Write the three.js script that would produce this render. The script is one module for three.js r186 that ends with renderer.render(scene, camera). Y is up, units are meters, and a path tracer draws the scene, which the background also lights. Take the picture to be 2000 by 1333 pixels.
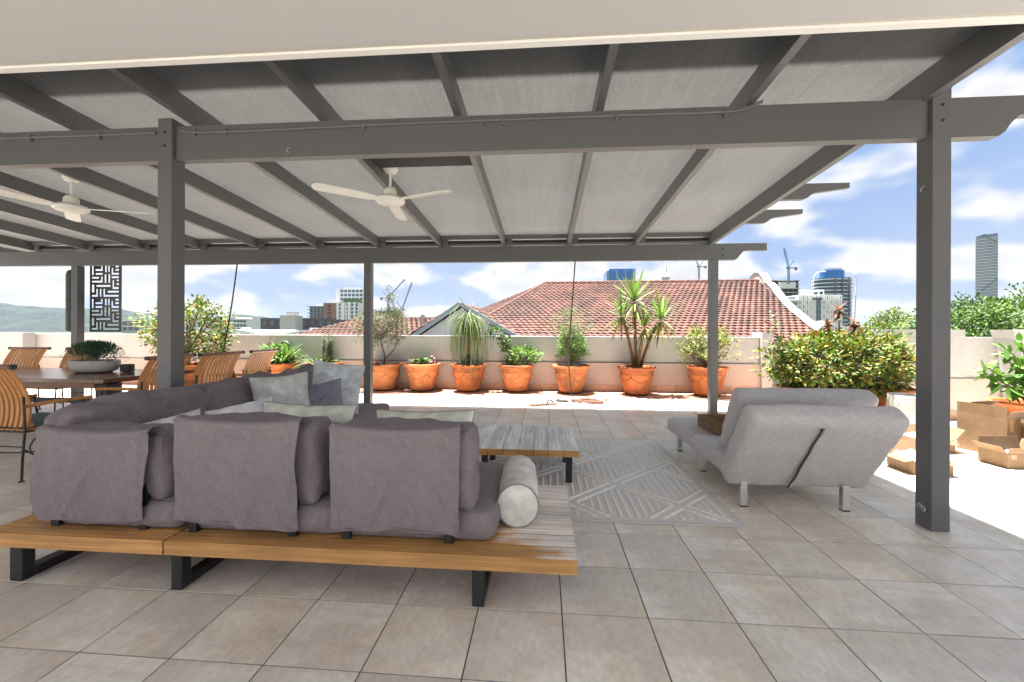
import * as THREE from 'three';
import { mergeGeometries } from 'three/addons/utils/BufferGeometryUtils.js';
import { RoundedBoxGeometry } from 'three/addons/geometries/RoundedBoxGeometry.js';
import { ImprovedNoise } from 'three/addons/math/ImprovedNoise.js';

// ------------------------------------------------------------------ camera, sky, sun, exposure
const scene = new THREE.Scene();
const camera = new THREE.PerspectiveCamera(79.54, 2000 / 1333, 0.05, 20000);
camera.position.set(0, 1.332, 0);
camera.rotation.order = 'YXZ';
camera.rotation.set(0, 0.0768, 0.0041);
camera.setViewOffset(2000, 1333, 0, 19, 2000, 1333);      // shifted lens, verticals stay upright
camera.updateProjectionMatrix();

const EXPOSURE = 14, SUN = 2.0, SKY = 0.0445;
const perlin = new ImprovedNoise();
function fbm3(x, y, z, o = 5) { let s = 0, a = 0.5, f = 1; for (let i = 0; i < o; i++) { s += a * perlin.noise(x * f + 7.3 * i, y * f + 3.1, z * f - 5.7 * i); a *= 0.5; f *= 2.03; } return s; }
const smooth = (a, b, x) => { const t = Math.min(1, Math.max(0, (x - a) / (b - a))); return t * t * (3 - 2 * t); };
{
  const W = 1536, H = 768, data = new Float32Array(W * H * 4);
  for (let j = 0; j < H; j++) for (let i = 0; i < W; i++) {
    const lat = ((j + 0.5) / H - 0.5) * Math.PI, lon = ((i + 0.5) / W - 0.5) * 2 * Math.PI;
    const y = Math.sin(lat), x = Math.cos(lat) * Math.cos(lon), z = Math.cos(lat) * Math.sin(lon);
    const e = Math.max(y, 0);
    const k = Math.pow(1 - e, 3.2);
    let r = 0.40 + 0.58 * k, g = 0.72 + 0.44 * k, b = 1.36 + 0.14 * k;
    const q = 1 / (e + 0.30);
    const px = x * q * 0.95, pz = z * q * 0.95;
    const wx = fbm3(px * 0.7, 1.7, pz * 0.7, 3) * 0.9;
    let n = fbm3(px * 3.0 + wx, e * 4.0 + 2.0, pz * 3.0 + wx * 0.7, 6) + 0.30 * fbm3(px * 0.33, 9.1, pz * 0.33, 2);
    let c = smooth(-0.13, 0.17, n) * smooth(-0.01, 0.05, y);
    c = Math.min(1, c + 0.22 * smooth(-0.25, 0.2, fbm3(px * 0.55 + 4, 2.2, pz * 0.8, 4)));
    const shade = 1 - 0.15 * smooth(0.12, 0.42, n);
    r += (1.62 * shade - r) * c; g += (1.63 * shade - g) * c; b += (1.66 * shade - b) * c;
    if (y < 0) { r = 0.75; g = 0.8; b = 0.85; }
    const o = (j * W + i) * 4;
    data[o] = r * SKY; data[o + 1] = g * SKY; data[o + 2] = b * SKY; data[o + 3] = 1;
  }
  const sky = new THREE.DataTexture(data, W, H, THREE.RGBAFormat, THREE.FloatType);
  sky.mapping = THREE.EquirectangularReflectionMapping; sky.magFilter = THREE.LinearFilter; sky.minFilter = THREE.LinearFilter;
  sky.needsUpdate = true;
  scene.background = sky; scene.environment = sky;
}
const sun = new THREE.DirectionalLight(new THREE.Color(1, 0.965, 0.91), SUN);
sun.position.set(-0.136 * 40, 40, -0.12 * 40); sun.target.position.set(0, 0, 0);
sun.castShadow = true; sun.shadow.radius = 2.5; sun.shadow.mapSize.set(4096, 4096);
Object.assign(sun.shadow.camera, { left: -30, right: 30, top: 30, bottom: -30, near: 1, far: 120 });
scene.add(sun, sun.target);
scene.fog = new THREE.FogExp2(new THREE.Color(0.55, 0.70, 0.95), 0.000028);
const renderer = new THREE.WebGLRenderer({ antialias: true });
renderer.toneMapping = THREE.LinearToneMapping; renderer.toneMappingExposure = EXPOSURE;
renderer.shadowMap.enabled = true; renderer.setSize(1024, 682);

// ------------------------------------------------------------------ helpers
let seed = 12345;
function rnd() { seed |= 0; seed = seed + 0x6D2B79F5 | 0; let t = Math.imul(seed ^ seed >>> 15, 1 | seed); t = t + Math.imul(t ^ t >>> 7, 61 | t) ^ t; return ((t ^ t >>> 14) >>> 0) / 4294967296; }
const rr = (a, b) => a + (b - a) * rnd();
const gauss = () => (rnd() + rnd() + rnd() - 1.5) * 1.15;
const taken = {};
function numbered(n) { if (!(n in taken)) { taken[n] = 0; return n; } taken[n]++; return n + '_' + String(taken[n]).padStart(3, '0'); }
function mesh(name, g, m, parent) { const o = new THREE.Mesh(g, m); o.name = name; o.castShadow = o.receiveShadow = true; if (parent) parent.add(o); return o; }
function part(parent, name, g, m) { return mesh(name, g, m, parent); }
function tag(o, label, category, group) { o.userData.label = label; o.userData.category = category; if (group) o.userData.group = group; return o; }
function thing(name, label, category, pos = [0, 0, 0], turn = 0, group) {   // pos = x, height, distance in front of the camera foot
  const o = new THREE.Group(); o.name = numbered(name); o.position.set(pos[0], pos[1], -pos[2]); o.rotation.y = turn; scene.add(o); return tag(o, label, category, group);
}
function single(name, g, m, label, category, group) { const o = mesh(numbered(name), g, m); scene.add(o); return tag(o, label, category, group); }
function struct(name, g, m) { const o = mesh(numbered(name), g, m); o.userData.kind = 'structure'; scene.add(o); return o; }
function merge(list) { return mergeGeometries(list.map(g => { let k = g.index ? g.toNonIndexed() : g; for (const n of Object.keys(k.attributes)) if (!['position', 'normal', 'uv', 'color'].includes(n)) k.deleteAttribute(n); return k; }), false); }
// uv in metres from position; along = axis that the grain (u) follows
function metricUV(g, along = 'x', off = 0) {
  const p = g.attributes.position, n = g.attributes.normal, uv = new Float32Array(p.count * 2);
  for (let i = 0; i < p.count; i++) {
    const ax = Math.abs(n.getX(i)), ay = Math.abs(n.getY(i)), az = Math.abs(n.getZ(i)), x = p.getX(i), y = p.getY(i), z = p.getZ(i);
    let u, v;
    if (along === 'x') { if (ay >= ax && ay >= az) { u = x; v = z; } else if (az >= ax) { u = x; v = y; } else { u = z; v = y; } }
    else if (along === 'z') { if (ay >= ax && ay >= az) { u = z; v = x; } else if (az >= ax) { u = x; v = y; } else { u = z; v = y; } }
    else { if (ay >= ax && ay >= az) { u = x; v = z; } else if (az >= ax) { u = y; v = x; } else { u = y; v = z; } }
    uv[i * 2] = u + off; uv[i * 2 + 1] = v + off * 0.61;
  }
  g.setAttribute('uv', new THREE.BufferAttribute(uv, 2)); return g;
}
// box by centre x, y, distance d
function B(w, h, dp, x = 0, y = 0, d = 0, along = 'x', off = 0) { const g = new THREE.BoxGeometry(w, h, dp); g.translate(x, y, -d); return metricUV(g, along, off); }
function RB(w, h, dp, r, x = 0, y = 0, d = 0, along = 'x', off = 0) { const g = new RoundedBoxGeometry(w, h, dp, 2, r); g.translate(x, y, -d); return metricUV(g, along, off); }
// box by extents
function X(x0, x1, y0, y1, d0, d1, along, off) { return B(x1 - x0, y1 - y0, d1 - d0, (x0 + x1) / 2, (y0 + y1) / 2, (d0 + d1) / 2, along, off); }
function XR(r, x0, x1, y0, y1, d0, d1, along, off) { return RB(x1 - x0, y1 - y0, d1 - d0, r, (x0 + x1) / 2, (y0 + y1) / 2, (d0 + d1) / 2, along, off); }
const V = (x, y, d) => new THREE.Vector3(x, y, -d);
function tube(pts, r, seg = 24, rad = 6) { return new THREE.TubeGeometry(new THREE.CatmullRomCurve3(pts), seg, r, rad, false); }
function bar(a, b, r, r2 = r, n = 8) {
  const dir = b.clone().sub(a), L = dir.length(), g = new THREE.CylinderGeometry(r2, r, L, n, 1); g.translate(0, L / 2, 0);
  g.applyQuaternion(new THREE.Quaternion().setFromUnitVectors(new THREE.Vector3(0, 1, 0), dir.normalize())); g.translate(a.x, a.y, a.z); return g;
}
function beamBox(a, b, w) { const dir = b.clone().sub(a), L = dir.length(), g = new THREE.BoxGeometry(w, L, w); g.translate(0, L / 2, 0); g.applyQuaternion(new THREE.Quaternion().setFromUnitVectors(new THREE.Vector3(0, 1, 0), dir.normalize())); g.translate(a.x, a.y, a.z); return g; }
function lathe(pts, n = 40) { return new THREE.LatheGeometry(pts.map(p => new THREE.Vector2(p[0], p[1])), n); }
// normals averaged over equal positions without merging (keeps uv)
function smoothN(g) {
  g.computeVertexNormals(); const p = g.attributes.position, n = g.attributes.normal, acc = new Map();
  const key = i => Math.round(p.getX(i) * 2e4) + ',' + Math.round(p.getY(i) * 2e4) + ',' + Math.round(p.getZ(i) * 2e4);
  for (let i = 0; i < p.count; i++) { const k = key(i); let a = acc.get(k); if (!a) acc.set(k, a = [0, 0, 0]); a[0] += n.getX(i); a[1] += n.getY(i); a[2] += n.getZ(i); }
  for (let i = 0; i < p.count; i++) { const a = acc.get(key(i)), l = Math.hypot(a[0], a[1], a[2]) || 1; n.setXYZ(i, a[0] / l, a[1] / l, a[2] / l); }
  return g;
}
// upholstery block: rounded, puffed, creased
function softBox(w, h, d, r, puff = 0.02, crease = 0.006, s = 0, cell = 0.025) {
  const g = new THREE.BoxGeometry(w, h, d, Math.max(4, Math.round(w / cell)), Math.max(4, Math.round(h / cell)), Math.max(4, Math.round(d / cell)));
  const p = g.attributes.position, uv = g.attributes.uv, nn = g.attributes.normal, v = new THREE.Vector3(), c = new THREE.Vector3();
  for (let i = 0; i < p.count; i++) {
    v.fromBufferAttribute(p, i);
    const ax = Math.abs(nn.getX(i)), ay = Math.abs(nn.getY(i));
    uv.setXY(i, ax > 0.5 ? v.z : v.x, ay > 0.5 ? v.z : v.y);
    const u = v.x / (w / 2), t = v.y / (h / 2), q = v.z / (d / 2);
    c.set(THREE.MathUtils.clamp(v.x, -w / 2 + r, w / 2 - r), THREE.MathUtils.clamp(v.y, -h / 2 + r, h / 2 - r), THREE.MathUtils.clamp(v.z, -d / 2 + r, d / 2 - r));
    const o = v.clone().sub(c); if (o.length() > 1e-6) o.setLength(Math.min(r, Math.max(Math.abs(o.x), Math.abs(o.y), Math.abs(o.z)))); 
    v.copy(c).add(o);
    const f = (a) => 1 - a * a;
    const dirx = Math.sign(u) * Math.pow(Math.abs(u), 6), diry = Math.sign(t) * Math.pow(Math.abs(t), 6), dirz = Math.sign(q) * Math.pow(Math.abs(q), 6);
    v.x += dirx * puff * f(t) * f(q); v.y += diry * puff * f(u) * f(q); v.z += dirz * puff * f(u) * f(t);
    const k = fbm3(v.x * 5 + s, v.y * 9 + s * 1.7, v.z * 5 - s, 4), k2 = 1 - Math.abs(fbm3(v.x * 4 - v.z * 3 + s * 3, v.y * 4 + v.x * 2, v.z * 4 + s, 3)) * 3;
    const amp = crease * (k * 1.6 + Math.max(0, k2) * 0.9);
    const l = Math.hypot(u, t, q) || 1; v.x += amp * u / l; v.y += amp * t / l; v.z += amp * q / l;
    p.setXYZ(i, v.x, v.y, v.z);
  }
  return smoothN(g);
}
// scatter pillow: two puffed faces that meet in a thin seam
function pillowGeo(w, h, t, s = 0, n = 26) {
  const P = [], U = [], I = [];
  for (const side of [1, -1]) {
    const base = P.length / 3;
    for (let j = 0; j <= n; j++) for (let i = 0; i <= n; i++) {
      const u = i / n * 2 - 1, v = j / n * 2 - 1;
      const prof = Math.pow(Math.max(0, (1 - Math.pow(Math.abs(u), 2.1)) * (1 - Math.pow(Math.abs(v), 2.1))), 0.5);
      const pinch = 1 - 0.13 * (1 - u * u) * v * v - 0.05 * u ** 4 * v ** 4, pinch2 = 1 - 0.13 * (1 - v * v) * u * u - 0.05 * u ** 4 * v ** 4;
      const cr = fbm3(u * 2.2 + s, v * 2.2 - s, side * 0.6 + s, 4) * 0.035 + Math.max(0, 0.12 - Math.abs(fbm3(u * 1.6 + s * 2, v * 2.6, s, 3))) * -0.35;
      P.push(u * w / 2 * pinch2, v * h / 2 * pinch, side * (0.004 + (t / 2) * prof * (1 + cr * 5)) + cr * 0.15 * prof);
      U.push(u * w / 2, v * h / 2);
    }
    for (let j = 0; j < n; j++) for (let i = 0; i < n; i++) { const a = base + j * (n + 1) + i, b = a + 1, c = a + n + 1, d = c + 1; side > 0 ? I.push(a, b, d, a, d, c) : I.push(a, d, b, a, c, d); }
  }
  const N = (n + 1) * (n + 1), rim = [];
  for (let i = 0; i <= n; i++) rim.push(i); for (let j = 1; j <= n; j++) rim.push(j * (n + 1) + n);
  for (let i = n - 1; i >= 0; i--) rim.push(n * (n + 1) + i); for (let j = n - 1; j >= 0; j--) rim.push(j * (n + 1));
  for (let k = 0; k < rim.length - 1; k++) { const a = rim[k], b = rim[k + 1]; I.push(a, a + N, b, b, a + N, b + N); }
  const g = new THREE.BufferGeometry(); g.setAttribute('position', new THREE.Float32BufferAttribute(P, 3)); g.setAttribute('uv', new THREE.Float32BufferAttribute(U, 2)); g.setIndex(I);
  g.computeVertexNormals(); return g;
}
function grid(nu, nv, fn) {   // open sheet; fn(u, v) -> [x, y, z, s, t]
  const P = [], U = [], I = [];
  for (let j = 0; j <= nv; j++) for (let i = 0; i <= nu; i++) { const q = fn(i / nu, j / nv); P.push(q[0], q[1], q[2]); U.push(q[3] ?? i / nu, q[4] ?? j / nv); }
  for (let j = 0; j < nv; j++) for (let i = 0; i < nu; i++) { const a = j * (nu + 1) + i, b = a + 1, c = a + nu + 1, d = c + 1; I.push(a, b, d, a, d, c); }
  const g = new THREE.BufferGeometry(); g.setAttribute('position', new THREE.Float32BufferAttribute(P, 3)); g.setAttribute('uv', new THREE.Float32BufferAttribute(U, 2)); g.setIndex(I); g.computeVertexNormals(); return g;
}
function extrude(pts, depth, bevel = 0, holes = []) {
  const s = new THREE.Shape(pts.map(p => new THREE.Vector2(p[0], p[1])));
  for (const h of holes) s.holes.push(new THREE.Path(h.map(p => new THREE.Vector2(p[0], p[1]))));
  return new THREE.ExtrudeGeometry(s, { depth, bevelEnabled: bevel > 0, bevelSize: bevel, bevelThickness: bevel, bevelSegments: 2, steps: 1, curveSegments: 10 });
}

// piping loop along the front or back edge of an upholstery block of size w x h x d (in its own axes)
function piping(w, h, d, r, side, axis = 'z') {
  const k = 0.293 * r - 0.002, a = w / 2 - k, b = h / 2 - k, c = side * (d / 2 - k), q = r * 0.8, pts = [];
  for (const [sx, sy, a0] of [[1, 1, 0], [-1, 1, 0.5], [-1, -1, 1], [1, -1, 1.5]]) for (let i = 0; i <= 3; i++) { const t = (a0 + i / 6) * Math.PI; pts.push([sx * (a - q) + q * Math.cos(t), sy * (b - q) + q * Math.sin(t)]); }
  const P = []; pts.forEach((p, i) => { const n = pts[(i + 1) % pts.length], L = Math.hypot(n[0] - p[0], n[1] - p[1]), m = Math.max(1, Math.round(L / 0.08)); for (let k2 = 0; k2 < m; k2++) P.push(new THREE.Vector3(p[0] + (n[0] - p[0]) * k2 / m, p[1] + (n[1] - p[1]) * k2 / m, c)); });
  const g = new THREE.TubeGeometry(new THREE.CatmullRomCurve3(P, true), P.length * 3, 0.0048, 5, true); if (axis === 'y') g.rotateX(Math.PI / 2); return g;
}
// ------------------------------------------------------------------ textures (periodic value noise)
function hash(x, y, s) { let h = Math.imul(x, 374761393) + Math.imul(y, 668265263) + Math.imul(s, 2147483647 - 58); h = Math.imul(h ^ h >>> 13, 1274126177); return ((h ^ h >>> 16) >>> 0) / 4294967296; }
function pn(x, y, px, py, s) { const xi = Math.floor(x), yi = Math.floor(y); let fx = x - xi, fy = y - yi; fx = fx * fx * (3 - 2 * fx); fy = fy * fy * (3 - 2 * fy); const m = (a, p) => ((a % p) + p) % p; const a = hash(m(xi, px), m(yi, py), s), b = hash(m(xi + 1, px), m(yi, py), s), c = hash(m(xi, px), m(yi + 1, py), s), d = hash(m(xi + 1, px), m(yi + 1, py), s); return a + (b - a) * fx + (c - a) * fy + (a - b - c + d) * fx * fy; }
function pf(u, v, fx, fy, o, s) { let r = 0, a = 0.5; for (let i = 0; i < o; i++) { r += a * pn(u * fx, v * fy, fx, fy, s + i * 17); a *= 0.5; fx *= 2; fy *= 2; } return r / (1 - Math.pow(0.5, o)); }
function tex(n, fn, colour = true, rep = 1, repY = rep) {
  const d = new Uint8Array(n * n * 4);
  for (let j = 0; j < n; j++) for (let i = 0; i < n; i++) { const c = fn((i + 0.5) / n, (j + 0.5) / n), o = (j * n + i) * 4; for (let k = 0; k < 3; k++) d[o + k] = Math.max(0, Math.min(255, (Array.isArray(c) ? c[k] : c) * 255)); d[o + 3] = 255; }
  const t = new THREE.DataTexture(d, n, n, THREE.RGBAFormat); t.wrapS = t.wrapT = THREE.RepeatWrapping; t.magFilter = THREE.LinearFilter; t.minFilter = THREE.LinearMipmapLinearFilter; t.generateMipmaps = true;
  if (colour) t.colorSpace = THREE.SRGBColorSpace; t.repeat.set(rep, repY); t.needsUpdate = true; return t;
}
const lerp3 = (a, b, t) => [a[0] + (b[0] - a[0]) * t, a[1] + (b[1] - a[1]) * t, a[2] + (b[2] - a[2]) * t];
const T = {};
T.tile = tex(1024, (u, v) => {
  const a = pf(u, v, 5, 7, 5, 3), b = pf(u, v, 11, 9, 4, 51), f = pf(u, v, 90, 60, 3, 7), w = pf(u, v, 3, 26, 4, 91);
  let c = lerp3([0.865, 0.835, 0.79], [0.955, 0.935, 0.90], smooth(0.3, 0.7, a));
  c = lerp3(c, [0.91, 0.84, 0.74], 0.45 * smooth(0.5, 0.75, b)); c = lerp3(c, [0.80, 0.77, 0.73], 0.28 * smooth(0.56, 0.75, w));
  const k = 0.94 + 0.12 * f; return c.map(x => x * k);
}, true, 1 / 1.6);
T.tileR = tex(512, (u, v) => 0.40 + 0.25 * pf(u, v, 8, 8, 4, 5) + 0.1 * pf(u, v, 70, 70, 2, 6), false, 1 / 1.6);
T.wood = tex(512, (u, v) => { const g = pf(u, v, 3, 34, 4, 11), k = pf(u, v, 2, 90, 3, 29), m = pf(u, v, 5, 5, 3, 77); const t = 0.55 * g + 0.3 * k + 0.15 * m; return [0.62 + 0.5 * (t - 0.35), 0.62 + 0.5 * (t - 0.35), 0.62 + 0.5 * (t - 0.35)]; }, true, 1 / 0.9, 1 / 0.45);
T.fabric = tex(512, (u, v) => { const a = pf(u, v, 128, 9, 2, 4), b = pf(u, v, 9, 128, 2, 5), m = pf(u, v, 5, 5, 4, 8); const t = 0.90 + 0.13 * a + 0.13 * b - 0.13 + 0.06 * (m - 0.5); return [t, t, t]; }, true, 1 / 0.2);
T.fabricB = tex(512, (u, v) => 0.5 * pf(u, v, 128, 64, 2, 14) + 0.5 * pf(u, v, 64, 128, 2, 15), false, 1 / 0.2);
T.velvet = tex(256, (u, v) => { const m = pf(u, v, 6, 6, 5, 21), t = 0.84 + 0.3 * (m - 0.4); return [t, t, t]; }, true, 1 / 0.4);
T.roof = tex(512, (u, v) => { const a = pf(u, v, 150, 5, 3, 31), b = pf(u, v, 120, 120, 2, 33), m = pf(u, v, 3, 3, 4, 37); const t = 0.76 + 0.10 * (a - 0.5) + 0.12 * (b - 0.5) + 0.10 * (m - 0.5); return [t, t, t * 0.985]; }, true, 1 / 1.4);
T.stucco = tex(512, (u, v) => { const a = pf(u, v, 4, 4, 5, 41), b = pf(u, v, 100, 100, 2, 43); const t = 0.90 + 0.10 * (a - 0.5) + 0.05 * (b - 0.5); return [t, t * 0.995, t * 0.985]; }, true, 1 / 2.5);
T.stuccoB = tex(256, (u, v) => pf(u, v, 60, 60, 3, 47), false, 1 / 0.6);
T.terra = tex(512, (u, v) => { const a = pf(u, v, 6, 5, 5, 61), b = pf(u, v, 60, 60, 3, 63), s = smooth(0.60, 0.78, pf(u, v, 9, 4, 4, 65)); let c = lerp3([0.66, 0.66, 0.66], [1, 1, 1], smooth(0.25, 0.7, a)); c = c.map(x => x * (0.9 + 0.2 * b)); return lerp3(c, [1.0, 0.92, 0.84], 0.6 * s); }, true, 1);
T.card = tex(256, (u, v) => { const a = pf(u, v, 60, 4, 3, 71), b = pf(u, v, 5, 5, 4, 73); const t = 0.86 + 0.12 * (a - 0.5) + 0.16 * (b - 0.5); return [t, t, t]; }, true, 1 / 0.4);
T.bark = tex(256, (u, v) => { const t = 0.6 + 0.7 * (pf(u, v, 8, 30, 4, 81) - 0.4); return [t, t * 0.97, t * 0.93]; }, true, 3);
T.rooftile = tex(512, (u, v) => { const a = pf(u, v, 40, 24, 3, 85), b = pf(u, v, 5, 5, 4, 87); const t = 0.72 + 0.5 * (a - 0.5) + 0.45 * (b - 0.5); return [t, t * 0.97, t * 0.95]; }, true, 1 / 6);
T.hill = tex(512, (u, v) => { const a = pf(u, v, 20, 20, 5, 93), b = pf(u, v, 5, 5, 3, 95); const t = 0.55 + 0.9 * (a - 0.5) + 0.4 * (b - 0.5); return [t * 0.9, t, t * 0.8]; }, true, 1);
T.city = tex(512, (u, v) => { const a = pf(u, v, 60, 60, 3, 97), b = pf(u, v, 14, 14, 4, 99); return lerp3([0.35, 0.42, 0.26], [0.66, 0.63, 0.58], smooth(0.45, 0.6, 0.5 * a + 0.5 * b)); }, true, 30);

const lin = (r, g, b) => new THREE.Color().setRGB(r, g, b);
function mat(r, g, b, rough = 0.6, o = {}) { return new THREE.MeshStandardMaterial({ color: lin(r, g, b), roughness: rough, side: THREE.DoubleSide, ...o }); }
const M = {
  tiles: [[1.0, 1.0, 1.0], [0.96, 0.95, 0.945], [1.0, 0.98, 0.955], [0.95, 0.95, 0.955]].map(c => mat(c[0] * 0.96, c[1] * 0.96, c[2] * 0.96, 0.62, { map: T.tile, roughnessMap: T.tileR, bumpMap: T.tileR, bumpScale: 0.0012 })),
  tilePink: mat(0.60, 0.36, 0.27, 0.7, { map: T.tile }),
  skirt: mat(0.62, 0.42, 0.34, 0.6, { map: T.tile }),
  grout: mat(0.11, 0.095, 0.082, 0.95),
  soffit: mat(0.48, 0.472, 0.48, 0.85),
  trim: mat(0.55, 0.51, 0.44, 0.6), trimWhite: mat(0.74, 0.73, 0.71, 0.55),
  steel: mat(0.115, 0.116, 0.12, 0.42), gap: mat(0.035, 0.035, 0.04, 0.8),
  roof: new THREE.MeshPhysicalMaterial({ color: lin(0.158, 0.156, 0.155), map: T.roof, roughness: 1, transmission: 0.36, thickness: 0, side: THREE.DoubleSide }),
  galv: mat(0.45, 0.46, 0.46, 0.35, { metalness: 0.6 }), conduit: mat(0.13, 0.128, 0.128, 0.5),
  wall: mat(0.66, 0.64, 0.625, 0.9, { map: T.stucco, bumpMap: T.stuccoB, bumpScale: 0.002 }), wallBouncePink: mat(0.66, 0.545, 0.495, 0.9, { map: T.stucco, bumpMap: T.stuccoB, bumpScale: 0.002 }),  // pink of the lower wall is bounced light painted into its colour
  wallWhite: mat(0.62, 0.612, 0.605, 0.9, { map: T.stucco, bumpMap: T.stuccoB, bumpScale: 0.002 }),
  fanWhite: mat(0.80, 0.79, 0.74, 0.4), 
  sofa: mat(0.285, 0.242, 0.258, 0.95, { map: T.fabric, bumpMap: T.fabricB, bumpScale: 0.0006 }),
  pillowSage: mat(0.98, 1.0, 0.95, 0.9, { map: T.velvet }), pillowGrey: mat(0.95, 1.0, 1.02, 0.9, { map: T.velvet }), pillowMauve: mat(0.34, 0.34, 0.41, 0.9, { map: T.fabric }),
  pillowWhite: mat(1.0, 1.0, 1.05, 0.9, { map: T.velvet }), pillowGreen: mat(0.95, 0.98, 0.84, 0.9, { map: T.velvet }), bolster: mat(0.98, 0.96, 0.90, 0.92, { map: T.velvet }), piping: mat(0.30, 0.30, 0.25, 0.9),
  black: mat(0.018, 0.019, 0.021, 0.45), iron: mat(0.03, 0.034, 0.036, 0.5),
  timber: new THREE.MeshStandardMaterial({ color: lin(1, 1, 1), map: T.wood, vertexColors: true, roughness: 0.55, bumpMap: T.wood, bumpScale: 0.001, side: THREE.DoubleSide }),
  teak: mat(1.25, 0.57, 0.18, 0.5, { map: T.wood }), teakDark: mat(0.5, 0.22, 0.10, 0.3, { map: T.wood }), tableTop: mat(0.42, 0.19, 0.10, 0.16, { map: T.wood }),
  padGreen: mat(0.10, 0.15, 0.13, 0.9), futon: mat(0.66, 0.635, 0.64, 0.95, { map: T.fabric, bumpMap: T.fabricB, bumpScale: 0.0008 }),
  chrome: mat(0.72, 0.72, 0.72, 0.22, { metalness: 1 }), zip: mat(0.05, 0.05, 0.052, 0.6),
  rug: mat(0.80, 0.785, 0.755, 1, { map: T.fabric }),
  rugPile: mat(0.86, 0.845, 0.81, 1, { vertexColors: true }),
  terra: mat(0.50, 0.145, 0.038, 0.75, { map: T.terra }), terraPale: mat(0.58, 0.21, 0.075, 0.8, { map: T.terra }), terraDark: mat(0.44, 0.12, 0.034, 0.75, { map: T.terra }), soil: mat(0.06, 0.038, 0.025, 1), plastic: mat(0.05, 0.035, 0.03, 0.7),
  bark: mat(0.30, 0.24, 0.18, 0.95, { map: T.bark }), barkBrown: mat(0.36, 0.20, 0.10, 0.95, { map: T.bark }),
  card: mat(0.31, 0.19, 0.10, 0.85, { map: T.card }), cardIn: mat(0.28, 0.18, 0.10, 0.9, { map: T.card }), tape: mat(0.40, 0.21, 0.09, 0.35), ink: mat(0.22, 0.10, 0.05, 0.8),
  paper: mat(0.34, 0.38, 0.43, 0.7), paperBlue: mat(0.25, 0.33, 0.42, 0.7),
  bowl: mat(0.55, 0.54, 0.53, 0.5), rope: mat(0.025, 0.022, 0.02, 0.8), coil: mat(0.15, 0.065, 0.038, 0.8), shoe: mat(0.16, 0.11, 0.07, 0.8), shoeDark: mat(0.07, 0.055, 0.045, 0.8),
  screen: mat(0.05, 0.052, 0.055, 0.45), leaf: new THREE.MeshPhysicalMaterial({ color: lin(0.66, 0.66, 0.66), vertexColors: true, roughness: 0.85, transmission: 0.28, thickness: 0, side: THREE.DoubleSide }),
  flower: mat(0.62, 0.16, 0.28, 0.7), glass: mat(0.10, 0.14, 0.17, 0.08), glassBlue: mat(0.03, 0.16, 0.42, 0.12), concrete: mat(0.42, 0.42, 0.41, 0.9), concreteDark: mat(0.12, 0.12, 0.125, 0.85), concreteWhite: mat(0.66, 0.66, 0.65, 0.85), brickDark: mat(0.10, 0.085, 0.09, 0.85), brickRed: mat(0.30, 0.17, 0.12, 0.85),
  craneGrey: mat(0.22, 0.23, 0.24, 0.6), craneBlue: mat(0.06, 0.22, 0.32, 0.6), rooftile: mat(0.185, 0.080, 0.058, 0.8, { map: T.rooftile }), roofWhite: mat(0.80, 0.80, 0.79, 0.6), barge: mat(0.36, 0.40, 0.43, 0.6), signBlue: mat(0.03, 0.09, 0.24, 0.5), signRed: mat(0.5, 0.05, 0.05, 0.5), white: mat(0.8, 0.8, 0.8, 0.6),
  hill: mat(0.035, 0.055, 0.042, 1, { map: T.hill }), city: mat(0.28, 0.30, 0.25, 1, { map: T.city })
};

// ------------------------------------------------------------------ ground, far land
const GY = -16;
{
  const g = new THREE.PlaneGeometry(24000, 24000); g.rotateX(-Math.PI / 2); g.translate(0, GY, -4000);
  struct('ground', g, M.city);
}
{ // wooded ranges on the left horizon
  const ridge = [[-9000, 150], [-7000, 230], [-5600, 235], [-5130, 222], [-4700, 200], [-4300, 178], [-3930, 180], [-3700, 150], [-3300, 118], [-2944, 104], [-2700, 128], [-2500, 112], [-2288, 62], [-1900, 40], [-1200, 30], [0, 26], [2500, 22], [6000, 30]];
  const hAt = x => { for (let i = 0; i < ridge.length - 1; i++) if (x <= ridge[i + 1][0]) { const t = (x - ridge[i][0]) / (ridge[i + 1][0] - ridge[i][0]); return ridge[i][1] + (ridge[i + 1][1] - ridge[i][1]) * t * t * (3 - 2 * t); } return 30; };
  const g = grid(260, 26, (u, v) => {
    const x = -9000 + 15000 * u, p = Math.sin(Math.min(1, v * 1.15) * Math.PI * 0.5);
    const n = fbm3(x / 420, v * 5, 2, 5), h = hAt(x);
    return [x * (0.75 + 0.25 * v) + 60 * n, GY - 4 + (h + 8 - GY) * Math.pow(p, 1.25) * (1 + 0.10 * n) + 26 * n * Math.sin(Math.PI * v) * Math.min(1, h / 60), -(2400 + 1100 * v), x / 700, v * 3];
  });
  struct('hills', g, M.hill);
}

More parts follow.
